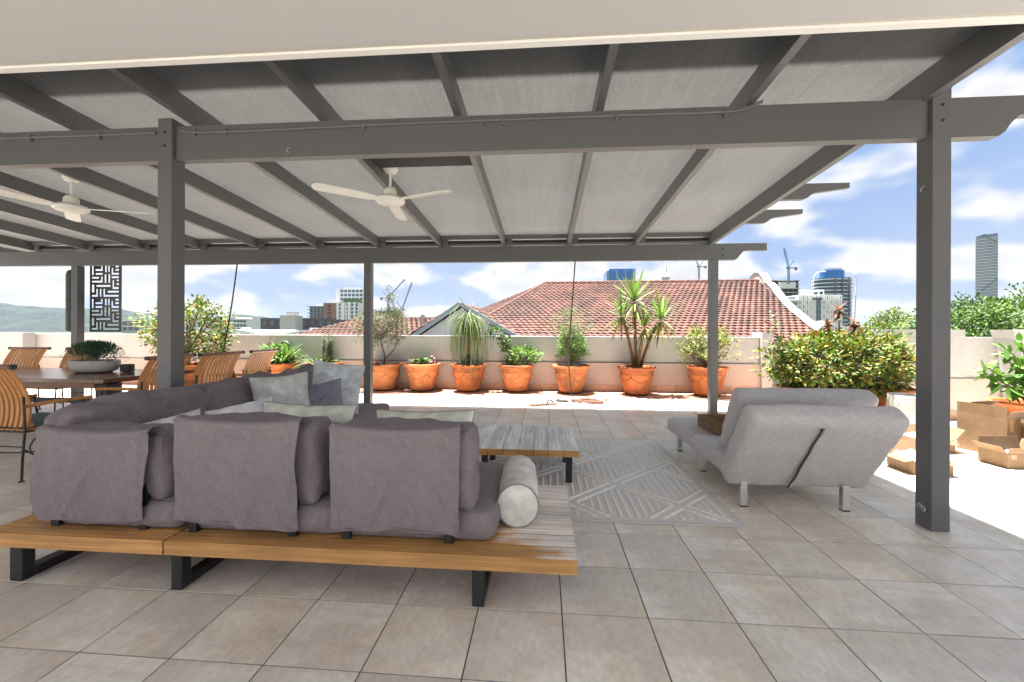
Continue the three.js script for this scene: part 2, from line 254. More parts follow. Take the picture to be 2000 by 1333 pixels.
// ------------------------------------------------------------------ terrace: slab, floor tiles, parapets
struct('terrace_slab', X(-17.1, 9, -0.6, -0.013, -6, 9.9), M.concrete);
struct('building_base', X(-17, 8.8, GY - 0.5, -0.61, -5.8, 9.7), M.wallWhite);
{
  const floor = struct('floor', X(-17, 8.9, -0.012, -0.003, -5.9, 9.27), M.grout);
  const variants = [];
  for (let k = 0; k < 6; k++) {
    let g = new THREE.BoxGeometry(0.3972, 0.012, 0.3972); const p = g.attributes.position;
    for (let i = 0; i < p.count; i++) if (p.getY(i) > 0) { p.setX(i, p.getX(i) * 0.990); p.setZ(i, p.getZ(i) * 0.990); }
    g = g.toNonIndexed(); g.computeVertexNormals(); g.translate(0, -0.006, 0); g.rotateY((k % 4) * Math.PI / 2);
    variants.push(metricUV(g, 'x', k * 0.437 + 0.11));
  }
  const cells = [];
  for (let i = -42; i < 22; i++) for (let j = -18; j < 20; j++) {
    const x = 0.4 * (i + 0.5 + 0.2305), d = 0.4 * (j + 0.5 + 3.8757);
    if (d > 9.1 || x < -16.8 || x > 8.7) continue;
    const zc = -x * 0.0767 + d * 0.997, xc = x * 0.997 + d * 0.0767;
    const seen = zc > 1.2 && Math.abs(xc / zc) < 1.32;
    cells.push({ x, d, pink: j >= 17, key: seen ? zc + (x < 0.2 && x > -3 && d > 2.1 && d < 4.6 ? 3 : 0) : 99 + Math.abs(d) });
  }
  cells.sort((a, b) => a.key - b.key);
  const rest = [], restPink = [];
  cells.forEach((c, n) => {
    const v = variants[Math.floor(rnd() * 6)], m = M.tiles[Math.floor(rnd() * 4)], y = rr(-0.0006, 0.0006);
    if (n < 295 && !c.pink) { const t = part(floor, 'floor_tile', v, m); t.position.set(c.x, y, -c.d); }
    else { const g = v.clone(); g.translate(c.x, y, -c.d); (c.pink ? restPink : rest).push(g); }
  });
  part(floor, 'floor_tiles_beyond', merge(rest), M.tiles[1]).userData.kind = 'stuff';
  part(floor, 'floor_tiles_by_wall', merge(restPink), M.tilePink).userData.kind = 'stuff';
}
{ // long parapet at the back
  const w = thing('parapet_wall', 'long pale rendered parapet wall behind the row of terracotta pots', 'wall', [0, 0, 0]);
  part(w, 'upper_wall', X(-17, 4.68, 0.645, 1.205, 9.31, 9.6), M.wall);
  part(w, 'lower_wall', X(-17, 4.72, 0, 0.635, 9.28, 9.62), M.wallBouncePink);
  part(w, 'wall_cap', XR(0.008, -17, 4.69, 1.207, 1.225, 9.295, 9.62), M.wall);
  part(w, 'cable', tube([V(-9, 0.648, 9.287), V(-6, 0.645, 9.288), V(-3, 0.650, 9.287), V(-1, 0.647, 9.287), V(1.5, 0.652, 9.286), V(4.6, 0.648, 9.287)], 0.006, 40, 5), M.conduit);
  for (let i = -40; i < 12; i++) { const x = 0.4 * (i + 0.2305); if (x < 4.5) part(w, 'skirting_tile', X(x + 0.002, x + 0.398, 0.001, 0.145, 9.268, 9.279, 'x', i * 0.31), M.skirt); }
  part(w, 'junction_box', RB(0.05, 0.07, 0.05, 0.008, -0.08, 0.70, 9.29), M.fanWhite);
  part(w, 'wall_pier', X(-16.9, -12.6, 0, 1.25, 9.0, 9.25), M.concrete);
  part(w, 'wall_pier', X(4.69, 4.90, 0, 1.34, 9.20, 9.62), M.wallWhite);
}
{
  const w = thing('parapet_wall', 'white side parapet wall partly hidden behind the big bush', 'wall', [0, 0, 0]);
  const g = X(-1.22, 1.22, 0, 1.24, -0.12, 0.12); g.rotateY(Math.PI / 2 - 0.23); g.translate(5.13, 0, -8.05); part(w, 'wall_body', g, M.wallWhite);
}
{
  const w = thing('parapet_wall', 'stepped white parapet wall behind the cardboard boxes', 'wall', [0, 0, 0]);
  part(w, 'wall_body', X(5.30, 8.6, 0.645, 1.27, 6.83, 7.05), M.wall);
  part(w, 'lower_wall', X(5.28, 8.6, 0, 0.635, 6.80, 7.07), M.wallBouncePink);
  part(w, 'raised_block', X(5.27, 6.47, 1.272, 1.385, 6.82, 7.06), M.wallWhite);
  part(w, 'raised_front', X(5.27, 6.47, 0.646, 1.270, 6.815, 6.829), M.wallWhite);
  for (let i = 0; i < 8; i++) part(w, 'skirting_tile', X(5.3 + i * 0.4, 5.696 + i * 0.4, 0.001, 0.14, 6.788, 6.799, 'x', i * 0.31), M.skirt);
}
{
  const w = thing('parapet_wall', 'bright white wall block with sloping edge at the right frame edge', 'wall', [0, 0, 0]);
  const g = extrude([[6.98, 0.0], [9.2, 0.0], [9.2, 1.38], [6.76, 1.38], [6.80, 1.275], [6.86, 1.27]], 0.3, 0.006); g.translate(0, 0, -6.76); g.computeVertexNormals(); metricUV(g);
  part(w, 'wall_body', g, M.wallWhite);
}

// ------------------------------------------------------------------ own building: soffit over the camera, facade above, added low parapet behind
{
  const b = thing('apartment_building', 'pale flat soffit of the apartment building above the terrace', 'building', [0, 0, 0]);
  part(b, 'soffit', X(-12, 8.5, 2.70, 2.95, -0.5, 1.905), M.soffit);  // unseen back kept short so sunlight bounces in from behind
  part(b, 'soffit_bead', X(-12, 8.5, 2.703, 2.95, 1.907, 1.924), M.trim);
  part(b, 'edge_trim', XR(0.004, -12, 8.5, 2.693, 2.95, 1.926, 1.970), M.trimWhite);
  part(b, 'upper_facade', X(-12, 8.5, 2.952, 6.0, -0.5, 1.88), M.wallWhite);
  part(b, 'roof_eave', X(-12.3, 8.8, 6.002, 6.2, -0.8, 3.20), M.wallWhite);
  for (const x of [-11.8, 5.6]) part(b, 'column', X(x, x + 0.35, 0.001, 2.698, -0.4, -0.05), M.wallWhite);
}
{ // unseen open rear added behind the camera to bounce sunlight into the shade
  const w = thing('parapet_wall', 'unseen white parapet added behind the camera, kept low to let light in', 'wall', [0, 0, 0]);
  part(w, 'wall_body', X(-12.9, 8.9, 0, 1.1, -5.95, -5.7), M.wallWhite); part(w, 'wall_cap', X(-12.92, 8.92, 1.102, 1.13, -5.98, -5.67), M.wallWhite);
}

// ------------------------------------------------------------------ pergola
const rafterBottom = d => 2.93 - 0.0615 * (d - 3.2);
{
  const p = thing('pergola', 'grey steel pergola with translucent ribbed roof over the seating', 'pergola', [0, 0, 0]);
  const postX = [[-8.54, -8.42], [-2.985, -2.868], [2.595, 2.712]];
  for (const [x0, x1] of postX) {
    const n = part(p, 'post', XR(0.004, x0, x1, 0.001, 2.97, 2.952, 3.074), M.steel);
    if (x0 > -8) for (const y of [2.86, 2.755]) { const g = new THREE.CylinderGeometry(0.009, 0.009, 0.01, 8); g.rotateX(Math.PI / 2); g.translate((x0 + x1) / 2, y, -2.948); part(n, 'bolt', g, M.gap); }
    if (x0 > 0) part(n, 'cap', XR(0.003, x0 - 0.003, x1 + 0.003, 2.971, 2.978, 2.949, 3.077), M.steel);
  }
  for (const [x0, x1] of [[-8.31, -8.19], postX[1], postX[2]]) { part(p, 'post', XR(0.004, x0, x1, 0.001, 2.458, 6.605, 6.725), M.steel); part(p, 'base_plate', X(x0 - 0.02, x1 + 0.02, 0.0012, 0.009, 6.585, 6.745), M.steel); }
  // tapered beam ends
  const endShape = (x, yb, yt, L) => [[x, yb], [x + L * 0.40, yb], [x + L * 0.45, yb + 0.03], [x + L * 0.50, yb + 0.09], [x + L * 0.56, yb + 0.135], [x + L * 0.62, yb + 0.145], [x + L, yt - 0.11], [x + L, yt], [x, yt]];
  const prism = (pts, d0, d1) => { const g = extrude(pts, d1 - d0 - 0.004, 0.002); g.translate(0, 0, -d1 + 0.002); g.computeVertexNormals(); return metricUV(g); };
  part(p, 'front_beam', XR(0.003, -12, -2.987, 2.655, 2.92, 2.985, 3.06), M.steel);
  part(p, 'front_beam', XR(0.003, -2.866, 2.593, 2.655, 2.92, 2.985, 3.06), M.steel);
  part(p, 'beam_end', prism(endShape(2.714, 2.655, 2.92, 0.80), 2.985, 3.06), M.steel);
  part(p, 'back_beam', XR(0.003, -12, 2.66, 2.462, 2.715, 6.625, 6.70), M.steel);
  const be = part(p, 'beam_end', prism(endShape(2.662, 2.462, 2.715, 0.78), 6.625, 6.70), M.steel);
  for (const [x, y] of [[2.78, 2.63], [2.78, 2.53], [3.05, 2.56]]) { const g = new THREE.CylinderGeometry(0.013, 0.013, 0.012, 8); g.rotateX(Math.PI / 2); g.translate(x, y, -6.62); part(be, 'bolt', g, M.gap); }
  for (const [x0, x1] of [[-2.985, -2.868]]) part(p, 'beam_joint', X(x0 + 0.05, x0 + 0.058, 2.465, 2.712, 6.618, 6.624), M.steel);
  const slope = -Math.atan(0.0615), D0 = 1.96, D1 = 7.36;
  const along = (w, h, x, yOff, d0, d1, axis = 'z') => { const L = (d1 - d0) / Math.cos(slope), g = new THREE.BoxGeometry(w, h, L); metricUV(g, axis); g.rotateX(slope); const dm = (d0 + d1) / 2; g.translate(x, rafterBottom(dm) + yOff, -dm); return g; };
  // ribbed translucent sheet
  const sheet = (w, x, yOff, d0, d1) => grid(Math.round(w / 0.02), 16, (u, v) => { const d = d0 + (d1 - d0) * v, xx = x - w / 2 + w * u; return [xx, rafterBottom(d) + yOff + 0.0008 * Math.sin(u * w / 0.08 * Math.PI * 2), -d, xx, d]; });
  const xs = []; for (let k = -11; k <= 1; k++) xs.push(0.4 + 1.045 * k);
  for (const x of xs) part(p, 'rafter', along(0.055, 0.15, x, 0.075, D0, D1), M.steel);
  part(p, 'edge_rafter', along(0.06, 0.19, 2.585, 0.06, D0, D1), M.steel);
  part(p, 'edge_flashing', along(0.115, 0.02, 2.655, 0.166, D0, D1), M.steel);
  const all = [...xs, 2.585];
  for (let k = 0; k < all.length - 1; k++) {
    const a = all[k], b = all[k + 1];
    part(p, 'roof_panel', sheet(b - a - 0.006, (a + b) / 2, 0.156, D0, D1), M.roof);
    const w0 = a + 0.03, w1 = b - 0.03, y = rafterBottom(6.56);
    if (w0 > -9) { part(p, 'batten', X(w0, w1, y + 0.085, y + 0.145, 6.50, 6.54), M.steel); part(p, 'batten', X(w0, w1, y - 0.002, y + 0.028, 6.58, 6.615), M.steel); part(p, 'slot_shade_strip', X(w0, w1, y + 0.03, y + 0.084, 6.615, 6.62), M.gap); part(p, 'packer', X(w0, w0 + 0.11, y, y + 0.12, 6.545, 6.579), M.steel); }  // dark strip between battens paints the shade of the open slot
  }
  part(p, 'gutter', X(-12, 2.7, rafterBottom(D1) + 0.03, rafterBottom(D1) + 0.17, D1 + 0.005, D1 + 0.11), M.steel);
  for (const [d, y] of [[4.93, 2.85], [5.77, 2.80]]) part(p, 'outrigger', prism(endShape(2.617, y, y + 0.175, 0.82).map((q, i) => i >= 2 && i <= 5 ? [q[0], y + (q[1] - y) * 0.55] : i === 6 ? [q[0], y + 0.12] : q), d - 0.03, d + 0.03), M.steel);
  // dark boards put in for the black recess slots beside the fans
  part(p, 'dark_slot_board', X(-1.652, -0.673, 2.975, 3.03, 3.74, 4.02), M.gap);
  part(p, 'dark_slot_board', X(-6.877, -5.898, 2.975, 3.03, 3.74, 4.02), M.gap);
  // conduit with clips along the front beam
  const c = part(p, 'conduit', tube([V(-9, 2.862, 2.974), V(-6, 2.866, 2.974), V(-3.02, 2.868, 2.974)], 0.010, 30, 7), M.conduit);
  part(p, 'conduit', tube([V(-2.84, 2.93, 3.03), V(-2.82, 2.89, 2.98), V(-2.76, 2.868, 2.973), V(-1, 2.872, 2.973), V(0.6, 2.876, 2.973), V(1.32, 2.878, 2.973), V(1.42, 2.895, 2.973), V(1.49, 2.935, 2.98), V(1.52, 2.95, 3.0)], 0.011, 70, 7), M.conduit);
  for (const x of [-4.1, -3.5, -2.7, -2.45, -1.35, -0.46, -0.3, 0.52, 1.26]) part(p, 'conduit_clip', RB(0.022, 0.05, 0.02, 0.004, x, 2.858, 2.972), M.conduit);
  part(p, 'hook', tube([V(-1.93, 2.715, 2.984), V(-1.93, 2.715, 2.968), V(-1.945, 2.70, 2.965), V(-1.94, 2.685, 2.965), V(-1.925, 2.683, 2.965)], 0.0035, 12, 5), M.galv);
  part(p, 'hook', tube([V(2.593, 2.33, 3.0), V(2.575, 2.33, 3.0), V(2.565, 2.315, 3.0), V(2.57, 2.30, 3.01), V(2.578, 2.305, 3.02)], 0.004, 12, 5), M.galv);
  part(p, 'tie_ring', (() => { const g = new THREE.TorusGeometry(0.016, 0.006, 6, 14); g.rotateY(Math.PI / 2.4); g.translate(2.588, 0.135, -3.0); const h = new THREE.TorusGeometry(0.013, 0.006, 6, 14); h.rotateY(Math.PI / 2); h.translate(2.588, 0.145, -3.03); return merge([g, h]); })(), M.galv);
}

// ------------------------------------------------------------------ ceiling fans
function ceilingFan(label, x, y, d, turn) {
  const f = thing('ceiling_fan', label, 'ceiling fan', [x, y, d], turn, 'ceiling fans under the pergola');
  const top = rafterBottom(d) + 0.125 - y;
  part(f, 'canopy', lathe([[0.001, top + 0.02], [0.072, top + 0.018], [0.076, top - 0.01], [0.055, top - 0.045], [0.02, top - 0.055]], 28), M.fanWhite);
  part(f, 'rod', bar(new THREE.Vector3(0, 0.1, 0), new THREE.Vector3(0, top - 0.04, 0), 0.011), M.fanWhite);
  const mo = part(f, 'motor', lathe([[0.013, 0.118], [0.045, 0.114], [0.062, 0.09], [0.068, 0.035], [0.07, 0.03], [0.062, 0.022]], 32), M.fanWhite);
  part(mo, 'rotor', lathe([[0.062, 0.02], [0.13, 0.012], [0.15, -0.01], [0.148, -0.03], [0.12, -0.048], [0.03, -0.062], [0.0, -0.062]], 36), M.fanWhite);
  for (let k = 0; k < 3; k++) {
    const pts = [[0.13, -0.035], [0.20, -0.055], [0.30, -0.064], [0.66, -0.066], [0.71, -0.055], [0.735, -0.02], [0.735, 0.02], [0.71, 0.055], [0.66, 0.066], [0.30, 0.064], [0.20, 0.055], [0.13, 0.035]];
    const g = extrude(pts, 0.005, 0.0015); g.rotateX(-Math.PI / 2); g.rotateX(0.20); g.translate(0, -0.018, 0); g.rotateY(k * Math.PI * 2 / 3); g.computeVertexNormals();
    part(f, 'blade', g, M.fanWhite);
  }
}
ceilingFan('white three-blade ceiling fan hanging at mid roof in full view', -1.575, 2.685, 4.1, 100 * Math.PI / 180);
ceilingFan('white three-blade ceiling fan beyond the left post at the left edge', -5.16, 2.675, 4.1, 20 * Math.PI / 180);

// ------------------------------------------------------------------ lounge: platform, backs, cushions
const HONEY = [1.15, 0.60, 0.20], BLEACH = [1.65, 1.50, 1.36], ASH = [1.68, 1.66, 1.62];
function board(x0, x1, y0, y1, d0, d1, along, off, topFn, sideFn) {
  let g = new THREE.BoxGeometry(x1 - x0, y1 - y0, d1 - d0, along === 'x' ? Math.max(2, Math.round((x1 - x0) / 0.03)) : 2, 1, along === 'z' ? Math.max(2, Math.round((d1 - d0) / 0.03)) : 2);
  const p = g.attributes.position, e = 0.0025;       // eased arris on the top edges
  g.translate((x0 + x1) / 2, (y0 + y1) / 2, -(d0 + d1) / 2); metricUV(g, along, off);
  const n = g.attributes.normal, c = new Float32Array(p.count * 3), tone = 0.9 + 0.2 * hash(Math.round(off * 1000), 3, 9);
  for (let i = 0; i < p.count; i++) { const q = n.getY(i) > 0.5 ? topFn(p.getX(i), -p.getZ(i)) : (sideFn || (() => HONEY))(p.getX(i), -p.getZ(i)); c[i * 3] = q[0] * tone; c[i * 3 + 1] = q[1] * tone; c[i * 3 + 2] = q[2] * tone; }
  g.setAttribute('color', new THREE.BufferAttribute(c, 3)); return g;
}
const worn = (x, d) => lerp3(HONEY, BLEACH, smooth(-0.06, 0.10, fbm3(x * 2.2, d * 70, 3, 4) * 0.6 + (x + 0.16) * 0.9 + (d - 2.2) * 0.35));
{
  const s = thing('platform_sofa', 'honey timber platform sofa base with black steel legs, right module', 'sofa', [0, 0, 0], 0, 'modules of the platform sofa');
  for (let k = 0; k < 8; k++) { const d0 = 1.925 + k * 0.116; part(s, k ? 'deck_board' : 'front_board', board(-1.902, 0.162, k ? 0.235 : 0.197, 0.267, d0, d0 + 0.110, 'x', k * 0.37 + 0.2, worn), M.timber); }
  for (const x of [-1.94 + 0.045, -0.34]) { part(s, 'leg_frame', merge([XR(0.006, x, x + 0.06, 0.002, 0.196, 1.955, 2.015), XR(0.006, x, x + 0.06, 0.002, 0.05, 2.017, 2.70), XR(0.006, x, x + 0.06, 0.002, 0.196, 2.702, 2.76)]), M.black); }
  part(s, 'cross_rail', merge([X(-1.82, -0.345, 0.195, 0.234, 2.42, 2.46), X(-1.82, -0.345, 0.195, 0.234, 2.60, 2.64)]), M.black);
  const t = thing('platform_sofa', 'honey timber platform sofa base with black legs, long left corner module', 'sofa', [0, 0, 0], 0, 'modules of the platform sofa');
  part(t, 'front_board', board(-2.93, -1.915, 0.197, 0.267, 1.925, 2.035, 'x', 4.1, () => HONEY), M.timber);
  for (let k = 0; k < 9; k++) part(t, 'deck_board', board(-2.93 + k * 0.113, -2.93 + k * 0.113 + 0.107, 0.235, 0.267, 2.041, 5.05, 'z', 5 + k * 0.29, () => HONEY), M.timber);
  for (const [x, d] of [[-2.81, 1.955], [-2.81, 4.2], [-2.0, 4.2]]) part(t, 'leg_frame', merge([XR(0.006, x, x + 0.075, 0.002, 0.196, d, d + 0.06), XR(0.006, x, x + 0.075, 0.002, 0.05, d + 0.062, d + 0.7), XR(0.006, x, x + 0.075, 0.002, 0.196, d + 0.702, d + 0.76)]), M.black);
}
// steel back frame with its fabric cover and loose back cushion
function backrest(label, x0, x1, yTop, shift, s) {
  const b = thing('sofa_backrest', label, 'sofa backrest', [(x0 + x1) / 2, 0.268, 2.0], 0, 'fabric backrests along the front of the sofa');
  const w = x1 - x0, h = yTop - 0.268;
  for (const sx of [-1, 1]) { const f = part(b, 'frame_post', merge([X(sx * (w / 2 - 0.065) - 0.022, sx * (w / 2 - 0.065) + 0.022, -0.09, 0.30, 0.022, 0.052)]), M.black); f.userData.label = 'black flat steel frame post'; }
  part(b, 'frame_rail', X(-w / 2 + 0.09, w / 2 - 0.09, 0.26, 0.299, 0.023, 0.051), M.black);
  const cover = grid(46, 64, (u, v) => {
    // v 0: front lip over the top, v 1: lower hem at the back
    const a = u * 2 - 1, bottom = v;
    let y, d;
    const yb = 0.062 + 0.014 * Math.sin(a * 2.2 + s) + 0.006 * Math.sin(a * 9 + s);
    if (v < 0.22) { const t = v / 0.22, an = Math.PI * (1 - t); d = 0.035 + 0.075 * (1 - t) - 0.10 + 0.01; d = -0.055 + 0.055 * (1 + Math.cos(Math.PI * t)); y = h - 0.035 + 0.030 * Math.sin(Math.PI * t) - 0.05 * Math.pow(1 - t, 2); }
    else { const t = (v - 0.22) / 0.78; y = (h - 0.035) + (yb - (h - 0.035)) * t; d = -0.055 + 0.040 * t; }
    const tx = shift * (1 - y / h) * 0.5 - shift * 0.5 * (y / h);
    let x = a * (w / 2) * (1 - 0.025 * Math.sin(Math.PI * v)) - tx;
    y += 0.010 * Math.abs(a) ** 3 * (v < 0.3 ? 1 : 0) - 0.012 * (1 - a * a) * (v < 0.3 ? 1 : 0);
    const t = v, fold = 0.005 * Math.sin(a * 3 + s) + 0.055 * fbm3(a * 1.2 + s, t * 1.0, s, 4) + 0.022 * fbm3(a * 2.6 - t * 2.4 + s, t * 1.6 + a, s * 2, 3);
    const ridge = (p, q, k, wd) => { const m = Math.abs(a * q - t * p - k); return Math.max(0, 1 - m / wd); };
    const crease = 0.016 * ridge(0.9, 1, -0.15 + 0.3 * Math.sin(s), 0.06) * smooth(0.35, 0.8, t) + 0.016 * ridge(-0.9, 1, 0.75 + 0.3 * Math.cos(s * 2), 0.06) * smooth(0.3, 0.7, t) + 0.010 * ridge(0.15, 1.0, -0.93, 0.05) + 0.018 * ridge(0.10, 1.0, 0.80, 0.06) * (1 - smooth(0.3, 0.95, t));
    d -= (fold + crease) * smooth(0.15, 0.4, v) + 0.012 * Math.pow(Math.abs(a), 8) * -1;
    return [x, y, -d, x, v * h * 1.2];
  });
  part(b, 'top_seam', tube(Array.from({ length: 14 }, (_, i) => { const a = i / 13 * 2 - 1; return new THREE.Vector3(a * (w / 2) * 0.99 + shift * 0.45, h - 0.030 - 0.012 * (1 - a * a) + 0.010 * Math.abs(a) ** 3, 0.050 + 0.02 * fbm3(a * 2 + s, 1, s, 3)); }), 0.005, 40, 5), M.sofa);
  const back = cover.clone(); const pp = back.attributes.position; const nn = cover.attributes.normal; for (let i = 0; i < pp.count; i++) pp.setXYZ(i, pp.getX(i) - nn.getX(i) * 0.004, pp.getY(i) - nn.getY(i) * 0.004, pp.getZ(i) - nn.getZ(i) * 0.004);
  part(b, 'back_cover', merge([cover, back]), M.sofa);
  part(b, 'hem', tube(Array.from({ length: 12 }, (_, i) => { const a = i / 11 * 2 - 1; const tx = shift * 0.5 * (1 - 2 * 0.062 / h); return new THREE.Vector3(a * (w / 2) - tx, 0.062 + 0.014 * Math.sin(a * 2.2 + s) + 0.006 * Math.sin(a * 9 + s), 0.016 - 0.012 * Math.pow(Math.abs(a), 8)); }), 0.0045, 30, 5), M.sofa);
  const place = g => { g.rotateX(0.05); g.translate(0.02 - shift * 0.1, 0.16 + (h - 0.2) / 2 - 0.005, -0.135); return g; };
  const c = part(b, 'back_cushion', place(softBox(w + 0.06, h - 0.20, 0.20, 0.045, 0.012, 0.020, s * 2.3 + 1, 0.02)), M.sofa);
  for (const sd of [-1, 1]) part(c, 'piping', place(piping(w + 0.06, h - 0.20, 0.20, 0.045, sd)), M.sofa);
}
backrest('mauve grey backrest at right end of sofa, nearest the bolster', -1.070, -0.405, 0.872, 0.02, 1.3);
backrest('mauve grey backrest in the middle of the three front backs', -1.905, -1.225, 0.892, 0.045, 2.9);
backrest('mauve grey backrest at the sofa corner, leftmost of the three front backs', -2.70, -2.06, 0.825, 0.09, 4.4);
{ // loose seat and side cushions
  const seat = (name, label, w, h, d, x, y, dd, s, m = M.sofa) => { const g = softBox(w, h, d, 0.05, 0.018, 0.008, s, 0.03); const o = thing(name, label, 'cushion', [x, y, dd]); part(o, 'cushion_cover', g, m); for (const sd of [-1, 1]) part(o, 'piping', piping(w, d, h, 0.05, sd, 'y'), m); return o; };
  seat('seat_cushion', 'mauve grey seat cushion beside the bolster on the right sofa module', 0.80, 0.155, 0.80, -0.645, 0.347, 2.44, 1);
  seat('seat_cushion', 'mauve grey seat cushion behind the middle backrest', 0.80, 0.155, 0.80, -1.465, 0.347, 2.44, 2);
  seat('seat_cushion', 'grey seat cushion in the sofa corner under the pale blue pillow', 0.72, 0.155, 0.98, -2.28, 0.347, 2.52, 3);
  seat('seat_cushion', 'long grey chaise cushion on the far end of the sofa', 0.76, 0.155, 1.95, -2.30, 0.347, 4.05, 4, M.sofa);
  const side = (label, d0, d1, s) => { const g = softBox(d1 - d0, 0.50, 0.20, 0.07, 0.03, 0.042, s, 0.018); const o = thing('side_cushion', label, 'cushion', [-2.72, 0.615, (d0 + d1) / 2], 0, 'wrinkled back cushions along the left side of the sofa'); const tilt = q => { q.rotateX(-0.10); q.rotateY(Math.PI / 2); return q; }; part(o, 'cushion_cover', tilt(g), M.sofa); for (const sd of [-1, 1]) part(o, 'piping', tilt(piping(d1 - d0, 0.50, 0.20, 0.07, sd)), M.sofa); };
  side('long wrinkled mauve back cushion on the left side, nearest the corner', 2.14, 3.02, 5.2);
  side('wrinkled dark mauve back cushion on the left side behind the sage pillow', 3.06, 4.0, 8.1);
  side('dark grey back cushion on the left side behind the tall blue grey pillow', 4.04, 4.9, 9.7);
}
function pillow(label, m, w, h, t, x, y, d, rx, ry, rz, s, group) {
  const p = thing('scatter_pillow', label, 'pillow', [x, y, d], 0, group); p.rotation.set(rx, ry, rz, 'YXZ');
  part(p, 'pillow_cover', pillowGeo(w, h, t * 1.35, s), m);
  const pts = []; for (let k = 0; k < 48; k++) { const a = k / 48 * 4, e = Math.floor(a), f = (a - e) * 2 - 1; const uv = e === 0 ? [f, -1] : e === 1 ? [1, f] : e === 2 ? [-f, 1] : [-1, -f]; pts.push(new THREE.Vector3(uv[0] * w / 2 * (1 - 0.13 * (1 - uv[1] ** 2) * uv[0] ** 2 - 0.05 * uv[0] ** 4 * uv[1] ** 4), uv[1] * h / 2 * (1 - 0.13 * (1 - uv[0] ** 2) * uv[1] ** 2 - 0.05 * uv[0] ** 4 * uv[1] ** 4), 0)); }
  part(p, 'seam_piping', new THREE.TubeGeometry(new THREE.CatmullRomCurve3(pts, true, 'catmullrom', 0.2), 96, 0.0055, 5, true), M.piping);
}
pillow('square pale sage pillow leaning on the left back cushions', M.pillowSage, 0.50, 0.50, 0.16, -2.36, 0.70, 3.55, -0.35, 0.75, 0.06, 1.1);
pillow('tall blue grey pillow at the far end of the sofa', M.pillowGrey, 0.54, 0.56, 0.17, -2.17, 0.74, 4.15, -0.35, 0.55, -0.18, 2.2);
pillow('small dark slate pillow between the two large grey pillows', M.pillowMauve, 0.42, 0.40, 0.15, -2.13, 0.66, 3.78, -0.55, 0.25, 0.22, 3.3);
pillow('pale green lumbar pillow showing above the middle backrest', M.pillowGreen, 0.64, 0.36, 0.13, -1.47, 0.705, 2.44, -0.25, 0.02, -0.02, 4.4, 'pale green lumbar pillows behind the backrests');
pillow('pale green lumbar pillow showing above the right backrest', M.pillowGreen, 0.64, 0.36, 0.13, -0.71, 0.685, 2.40, -0.20, -0.02, 0.02, 5.5, 'pale green lumbar pillows behind the backrests');
pillow('white pillow tucked behind the middle backrest in the corner', M.pillowWhite, 0.44, 0.40, 0.13, -2.06, 0.66, 2.66, -0.6, 0.35, 0.25, 6.6);
pillow('pale blue white pillow lying in the sofa corner', M.pillowWhite, 0.48, 0.44, 0.14, -2.36, 0.60, 2.36, -0.7, 0.5, 0.28, 7.7);
pillow('cream cushion edge lying behind the leftmost backrest', M.bolster, 0.42, 0.34, 0.12, -2.50, 0.62, 2.22, -0.9, 0.1, -0.1, 8.8);
{ // bolster
  const b = thing('bolster_cushion', 'cream velvet bolster lying on the timber sofa end', 'bolster', [-0.135, 0.385, 2.22], 0);
  const g = grid(48, 36, (u, v) => { const a = u * Math.PI * 2, r = 0.108 + 0.008 * Math.sin(v * Math.PI) + 0.004 * Math.sin(a * 11 + v * 3) * (v < 0.08 || v > 0.92 ? 1 : 0.15) + 0.006 * fbm3(Math.cos(a) * 2, v * 4, Math.sin(a) * 2, 3); return [Math.cos(a) * r, Math.sin(a) * r * 1.05, -v * 0.53, u * 0.7, v * 0.53]; });
  part(b, 'bolster_cover', g, M.bolster);
  const cap = (z, s) => grid(40, 10, (u, v) => { const a = u * Math.PI * 2, r = 0.110 * v; return [Math.cos(a) * r, Math.sin(a) * r * 1.05, z + s * 0.016 * (1 - v * v) + 0.004 * fbm3(Math.cos(a) * v * 3, Math.sin(a) * v * 3, s, 3), Math.cos(a) * r, Math.sin(a) * r]; });
  part(b, 'end_panel', cap(0, 1), M.bolster); part(b, 'end_panel', cap(-0.53, -1), M.bolster);
  const t = new THREE.TorusGeometry(0.112, 0.005, 6, 48); t.scale(1, 1.05, 1); part(b, 'seam_piping', t, M.piping);
  b.rotation.y = 0.04;
}
